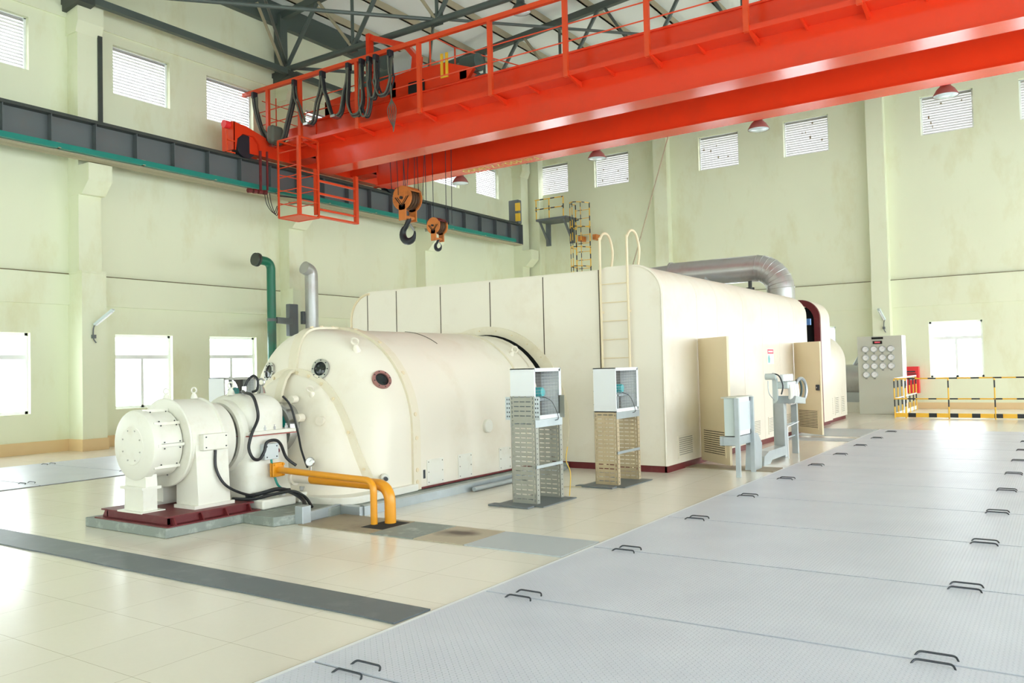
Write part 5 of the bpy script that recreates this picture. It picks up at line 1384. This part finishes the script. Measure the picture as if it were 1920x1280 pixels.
# cage below the walkway
cx0, cx1, cy0, cy1, cz0, cz1 = -16.75, -15.97, 14.40, 15.05, 5.62, 7.62
cg = MB().box(cx0, cx1, cy0, cy1, cz0-0.01, cz0).build('cage_floor', 'orange2', cr, 0)
for x, y, w in ((cx0, cy0, .04), (cx1, cy0, .075), (cx1, cy1, .04), (cx0, cy1, .04)): MB().box(x-w/2, x+w/2, y-w/2, y+w/2, cz0, cz1).build('cage_post', 'orange2', cg, 0)
mb = MB()
for z in (cz0, cz1): mb.bar((cx0, cy0, z), (cx1, cy0, z), 0.04).bar((cx1, cy0, z), (cx1, cy1, z), 0.04).bar((cx0, cy1, z), (cx1, cy1, z), 0.04).bar((cx0, cy0, z), (cx0, cy1, z), 0.04)
mb.build('cage_frame', 'orange2', cg, 0)
for z in (5.95, 6.3, 6.65, 6.9, 7.3): MB().cyl((cx0, cy0, z), (cx1, cy0, z), 0.013, 6).build('rung', 'orange2', cg)
for z in (6.0, 6.35, 6.75): MB().cyl((cx1, cy0, z), (cx1, cy1, z), 0.013, 6).cyl((cx0, cy0, z), (cx0, cy1, z), 0.013, 6).cyl((cx0, cy1, z), (cx1, cy1, z), 0.013, 6).build('cage_rail', 'orange2', cg)
pr = MB().box(-16.05, -15.95, 16.4, 16.5, 5.64, 6.95).build('landing_rail', 'orange2', cr, 0)
MB().box(-16.1, -16.02, 15.0, 15.06, 5.7, 6.9).build('post', 'orange2', pr, 0)
for z in (6.6, 6.27, 5.85): MB().bar((-16.0, 15.06, z), (-16.0, 16.45, z), 0.05).build('rail', 'orange2', pr, 0)
MB().bar((-16.0, 15.06, 5.66), (-16.0, 16.45, 5.66), 0.12, 0.05).build('rail', 'orange2', pr, 0)
# current collector arm
ca = MB().bar((-16.9, 13.95, 7.3), (-16.9, 13.95, 6.25), 0.05).bar((-16.82, 14.1, 7.3), (-16.82, 14.1, 6.3), 0.04).build('collector_arm', 'maroon', cr, 0)
for k in range(4): MB().cyl((-16.9, 13.55+k*0.16, 6.22+0.01*k), (-16.9, 13.65+k*0.16, 6.23+0.01*k), 0.06, 10).build('insulator', 'maroon', ca)
for k in range(3): MB().tube(catmull([(-16.88, 14.05+k*.08, 6.25), (-16.86, 14.1+k*.08, 5.95), (-16.84, 14.3+k*.05, 5.75-.03*k), (-16.84, 14.42+.03*k, 5.95)], 5), 0.01, 5).build('lead_wire', 'black', ca)
MB().tube([(-16.85, 14.45, 6.22), (-16.85, 15.3, 6.28), (-16.9, 15.7, 6.3)], 0.02, 6).build('collector_shoe', 'iron', ca)

# trolley (crab)
tr = thing('hoist_trolley', 'orange-red hoist trolley with green motors riding on the crane girders', 'hoist trolley', (-14, 16.7, 8.4))
ty0 = 15.45
MB().py([(-16.1, 8.40), (-11.4, 8.40), (-11.2, 8.62), (-12.0, 8.92), (-13.2, 8.98), (-16.1, 8.78)], ty0, ty0+0.1).build('side_frame', 'orange', tr, 0)
MB().py([(-16.1, 8.40), (-11.4, 8.40), (-11.2, 8.62), (-12.0, 8.92), (-13.2, 8.98), (-16.1, 8.78)], 17.9, 18.0).build('side_frame', 'orange', tr, 0)
[MB().box(a_, b_, ty0, 18.0, 8.42, c_).build('cross_frame', 'orange', tr, 0) for a_, b_, c_ in ((-16.1, -15.9, 8.78), (-11.6, -11.4, 8.62), (-13.8, -13.6, 8.8))]
for x in (-15.7, -12.5):
    for y in (15.56, 17.9): MB().cyl((x, y-0.1, 8.52), (x, y+0.02, 8.52), 0.16, 20).build('wheel', 'iron', tr)
MB().box(-13.15, -12.65, ty0-0.08, ty0, 8.3, 8.66).build('wheel_box', 'inside', tr, 0, bevel=0.04)
MB().lathe([(0.0, 0.0), (0.25, 0.02), (0.34, 0.1), (0.36, 0.2), (0.36, 1.2), (0.0, 1.25)], (-15.3, 16.2, 9.15), (1, 0, 0), 24).build('hoist_motor', 'motor_g', tr)
MB().lathe([(0.0, 0.0), (0.2, 0.02), (0.22, 0.08), (0.22, 0.5), (0.0, 0.55)], (-12.2, 16.4, 9.15), (1, 0, 0), 20).build('travel_motor', 'motor_g', tr)
MB().cyl((-15.5, 17.2, 9.0), (-12.3, 17.2, 9.0), 0.26, 24).build('rope_drum', 'darksteel', tr)
MB().box(-14.1, -13.5, 15.9, 16.3, 8.98, 9.75).build('control_box', 'greybox', tr, 0, bevel=0.02)
MB().box(-14.9, -12.9, 15.7, 16.9, 8.78, 8.95).build('gearbox', 'motor_g', tr, 0, bevel=0.04)
# bent portal arm
a = [(-14.48, 9.05), (-14.48, 10.15), (-14.1, 10.2), (-12.9, 9.75), (-12.65, 9.45), (-12.7, 9.0)]
mb = MB()
for i in range(len(a)-1):
    if i == 0: continue
mb.bar((-14.45, 15.45, 8.9), (-14.45, 15.45, 10.2), 0.12, 0.16, up=(0, 1, 0)).bar((-14.5, 15.45, 10.14), (-13.3, 15.6, 9.66), 0.1, 0.14).bar((-13.35, 15.6, 9.70), (-13.0, 15.6, 9.3), 0.12, 0.2, up=(0, 1, 0)).bar((-13.0, 15.6, 9.36), (-13.05, 15.6, 8.95), 0.12, 0.28, up=(0, 1, 0))
mb.build('towing_arm', 'orange', tr, 0)
MB().box(-14.5, -14.2, 15.3, 15.42, 9.16, 9.22).build('arm_foot', 'orange', tr, 0)
MB().box(-12.15, -12.08, ty0-0.03, ty0, 8.6, 9.15).box(-12.0, -11.93, ty0-0.03, ty0, 8.6, 9.15).box(-12.15, -11.93, ty0-0.03, ty0, 8.56, 8.62).build('yellow_guard', 'safety', tr, 0)
tf = MB().tube(bend([(-12.4, 15.5, 9.75), (-11.2, 15.5, 9.75), (-10.6, 15.5, 9.0)], 0.1, 3) if False else [(-12.6, 15.6, 9.78), (-12.6, 16.6, 9.78), (-11.2, 17.8, 9.3), (-10.9, 17.9, 8.8)], 0.016, 6).build('guard_rail', 'orange2', tr)
for p_, q_ in (((-12.6, 15.6, 9.78), (-12.6, 15.6, 8.9)), ((-12.6, 16.6, 9.78), (-12.6, 16.6, 8.8)), ((-11.9, 17.2, 9.54), (-11.9, 17.2, 8.6)), ((-11.2, 17.8, 9.3), (-11.2, 17.8, 8.5))): MB().cyl(p_, q_, 0.022, 6).build('post', 'orange2', tf)
# extra greebles on the girder right of the trolley
MB().box(-11.2, -10.9, 15.5, 15.7, 8.34, 8.46).build('junction_box', 'motor_g', tr, 0, bevel=0.02)

# festoon cables
fe = thing('festoon_cable', 'dark flat cables looped from the orange crane handrail', 'festoon cable', (-15.6, 14.7, 8))
FY = 14.72
hx = [-18.05, -16.45, -15.42, -14.5, -14.05, -13.8, -13.58, -13.12]
zb_ = [7.66, 7.98, 8.0, 7.9, 7.82, 8.2, 8.22]
for i, x in enumerate(hx):
    MB().box(x-0.05, x+0.05, FY-0.07, FY+0.09, 9.08, 9.26).build('cable_trolley', 'iron', fe, 0, bevel=0.02)
for i in range(len(hx)-1):
    a, b = hx[i], hx[i+1]; zt = 9.1; zb = zb_[i]; m = (a+b)/2; w = b-a
    if w > 0.6: pts = [(a, zt), (a+0.06, zt-0.35), (a+w*0.16, zb+0.55), (m-w*0.16, zb+0.08), (m, zb), (m+w*0.2, zb+0.08), (b-w*0.18, zb+0.5), (b-0.06, zt-0.35), (b, zt)]
    else: pts = [(a+0.02, zt), (a+0.0, zt-0.4), (a-0.03, zb+0.35), (m-w*.3, zb+0.05), (m, zb), (m+w*.3, zb+0.05), (b+0.03, zb+0.35), (b, zt-0.4), (b-0.02, zt)]
    for k in range(4):
        yk = FY+0.045*(k-1.5); jit = random.uniform(-0.02, 0.02)
        mat = 'cable' if k in (0, 2) else 'iron'
        MB().tube(catmull([(p[0]+jit*1.5, yk, p[1]+jit) for p in pts], 5), 0.022, 6).build('cable_loop', mat, fe)
    if w > 0.6: MB().box(m-0.08, m+0.08, FY-0.12, FY+0.12, zb-0.03, zb+0.03).build('cable_clamp', 'chrome', fe, 0)
for k in range(5):
    j = (k-2)*0.04
    MB().tube(catmull([(-13.1+j, FY, 9.1), (-13.12, FY, 8.5), (-13.1, FY, 8.1), (-13.1+j*1.6, FY, 7.85), (-13.08+j*1.2, FY, 7.6), (-13.06, FY, 7.4-0.03*k)], 5), 0.011, 5).build('tail_wire', 'cable', fe)
for k in range(3):
    MB().tube(catmull([(-18.0+0.04*k, FY, 9.1), (-17.85, FY, 8.4), (-17.5+.05*k, FY, 7.9), (-17.2, FY-0.1, 7.62)], 5), 0.02, 6).build('tail_wire', 'cable', fe)

# hook blocks
def hook_block(cx, cy, zc, R, W, zh, hr_, label, ropes, top, vmark=True):
    h = thing('hook_block', label, 'crane hook', (cx, cy, zh), 'hook blocks of the crane')
    for s in (-1, 1):
        y = cy+s*W/2
        MB().cyl((cx, y-0.02, zc), (cx, y+0.02, zc), R, 32).build('cheek_plate', 'hookor', h)
        MB().box(cx-R*0.38, cx+R*0.38, y-0.02, y+0.025, zc-R*1.85, zc-R*0.5).build('side_strap', 'hookor', h, 0, bevel=0.01)
    for k in range(4):
        y = cy-W/2+W*(k+0.5)/4
        MB().lathe([(R*0.86, -W*0.10), (R*0.74, 0), (R*0.86, W*0.10)], (cx, y, zc), (0, 1, 0), 28).lathe([(R*0.8, -W*0.1), (R*0.8, W*0.1)], (cx, y, zc), (0, 1, 0), 20).build('sheave', 'sheave', h)
    MB().cyl((cx, cy-W/2-0.07, zc), (cx, cy+W/2+0.07, zc), R*0.13, 16).build('axle', 'iron', h)
    # upper guard
    g = []
    for k in range(13):
        t_ = 0.15*PI+0.7*PI*k/12; g.append([(cx+R*1.04*math.cos(t_), y, zc+R*1.04*math.sin(t_)) for y in (cy-W/2-0.02, cy+W/2+0.02)])
    [MB().grid(q_).build('rope_guard', 'maroon' if not vmark else 'hookor', h, solid=0.01) for q_ in (g[:4], g[9:])]
    MB().box(cx-R*0.3, cx+R*0.3, cy-W*0.42, cy+W*0.42, zc-R*1.7, zc-R*1.45).build('crosshead', 'hookor', h, 0, bevel=0.02)
    y = cy-W/2-0.024
    v = MB()
    for kk, ww in ((1.0, 0.03), (0.72, 0.02)):
        v.bar((cx-R*0.72*kk, y, zc+R*0.1), (cx, y, zc-R*0.72*kk), ww*R/0.36, 0.004, up=(0, 1, 0)).bar((cx+R*0.72*kk, y, zc+R*0.1), (cx, y, zc-R*0.72*kk), ww*R/0.36, 0.004, up=(0, 1, 0))
    v.build('v_mark', 'inside', h, 0)
    # hook: shank, C curve with taper, in the x-z plane
    zt = zc-R*1.6; c = Vector((cx+0.02, cy, zh+hr_))
    pts = [(cx+0.03, cy, zt), (cx+0.03, cy, c.z+hr_*1.25)]; rad = [hr_*0.24, hr_*0.24]
    for k in range(17):
        a = math.radians(118+ (372-118)*k/16)
        pts.append((c.x+hr_*0.72*math.cos(a), cy, c.z+hr_*0.72*math.sin(a)+0.0))
        u = k/16; rad.append(hr_*(0.22+0.12*math.sin(PI*min(u*1.15, 1)))*(1 if u < 0.75 else max(0.35, 1-(u-0.75)*2.6)))
    MB().tube(pts, rad, 14).build('hook', 'iron', h)
    MB().bar((cx+hr_*0.25, cy, c.z+hr_*0.85), (c.x+hr_*0.66, cy, c.z+hr_*0.2), 0.03*hr_/0.3, 0.05*hr_/0.3).build('safety_latch', 'galv', h, 0)
    rp = MB()
    for (x0, y0, x1, y1) in ropes: rp.cyl((cx+x0, cy+y0, zc+R*0.25), (cx+x1, cy+y1, top), 0.009, 5)
    rp.build('rope', 'iron', h)
    return h
HY = 16.65
hook_block(-14.32, HY, 6.14, 0.32, 0.42, 4.93, 0.29, 'big orange hook block with a large black hook under the crane', [(-.36, -.2, -.45, -.25), (-.1, -.25, -.14, -.3), (-.05, -.1, .05, -.15), (.12, -.2, 0.02, -.3), (.2, 0.05, .3, 0.0), (.26, 0.15, .14, .2), (.36, .2, .45, .3), (-.2, .2, -.1, .3)], 8.8)
hook_block(-13.33, HY, 5.30, 0.21, 0.32, 4.65, 0.135, 'small orange hook block with a small black hook right of the big one', [(-.2, -.18, -.22, -.2), (.0, -.15, .0, -.15), (.2, .12, .22, .14), (.34, .18, .36, .2)], 8.8, False)

# crane lamps
def bay_lamp(x, y, z, top, label, grp, cord=0.0):
    l = thing('bay_lamp', label, 'lamp', (x, y, z), grp)
    MB().lathe([(0.235, 0.0), (0.235, 0.02), (0.17, 0.13), (0.10, 0.2), (0.095, 0.27), (0.0, 0.28)], (x, y, z), (0, 0, 1), 32).build('shade', 'lampred' if grp.startswith('lamps under') else 'darksteel', l)
    MB().lathe([(0.0, -0.03), (0.12, -0.025), (0.2, -0.008), (0.228, 0.004)], (x, y, z), (0, 0, 1), 32).build('lens', 'glassw', l)
    MB().cyl((x, y, z+0.27), (x, y, top), 0.02, 8).build('drop_pipe', 'darksteel', l)
nm = ['left end of the bridge', 'second from the left', 'third from the left', 'right end of the view']
for i, x in enumerate((-14.04, -9.68, -5.56, -1.78)):
    bay_lamp(x, 18.62, 6.86, WZ+0.02, 'maroon bell lamp under the far crane girder, %s' % nm[i], 'lamps under the crane')
bay_lamp(-10.15, 15.92, 9.82, 10.2, 'dark bell lamp with a white lens hung from the roof truss', 'lamps on the trusses')
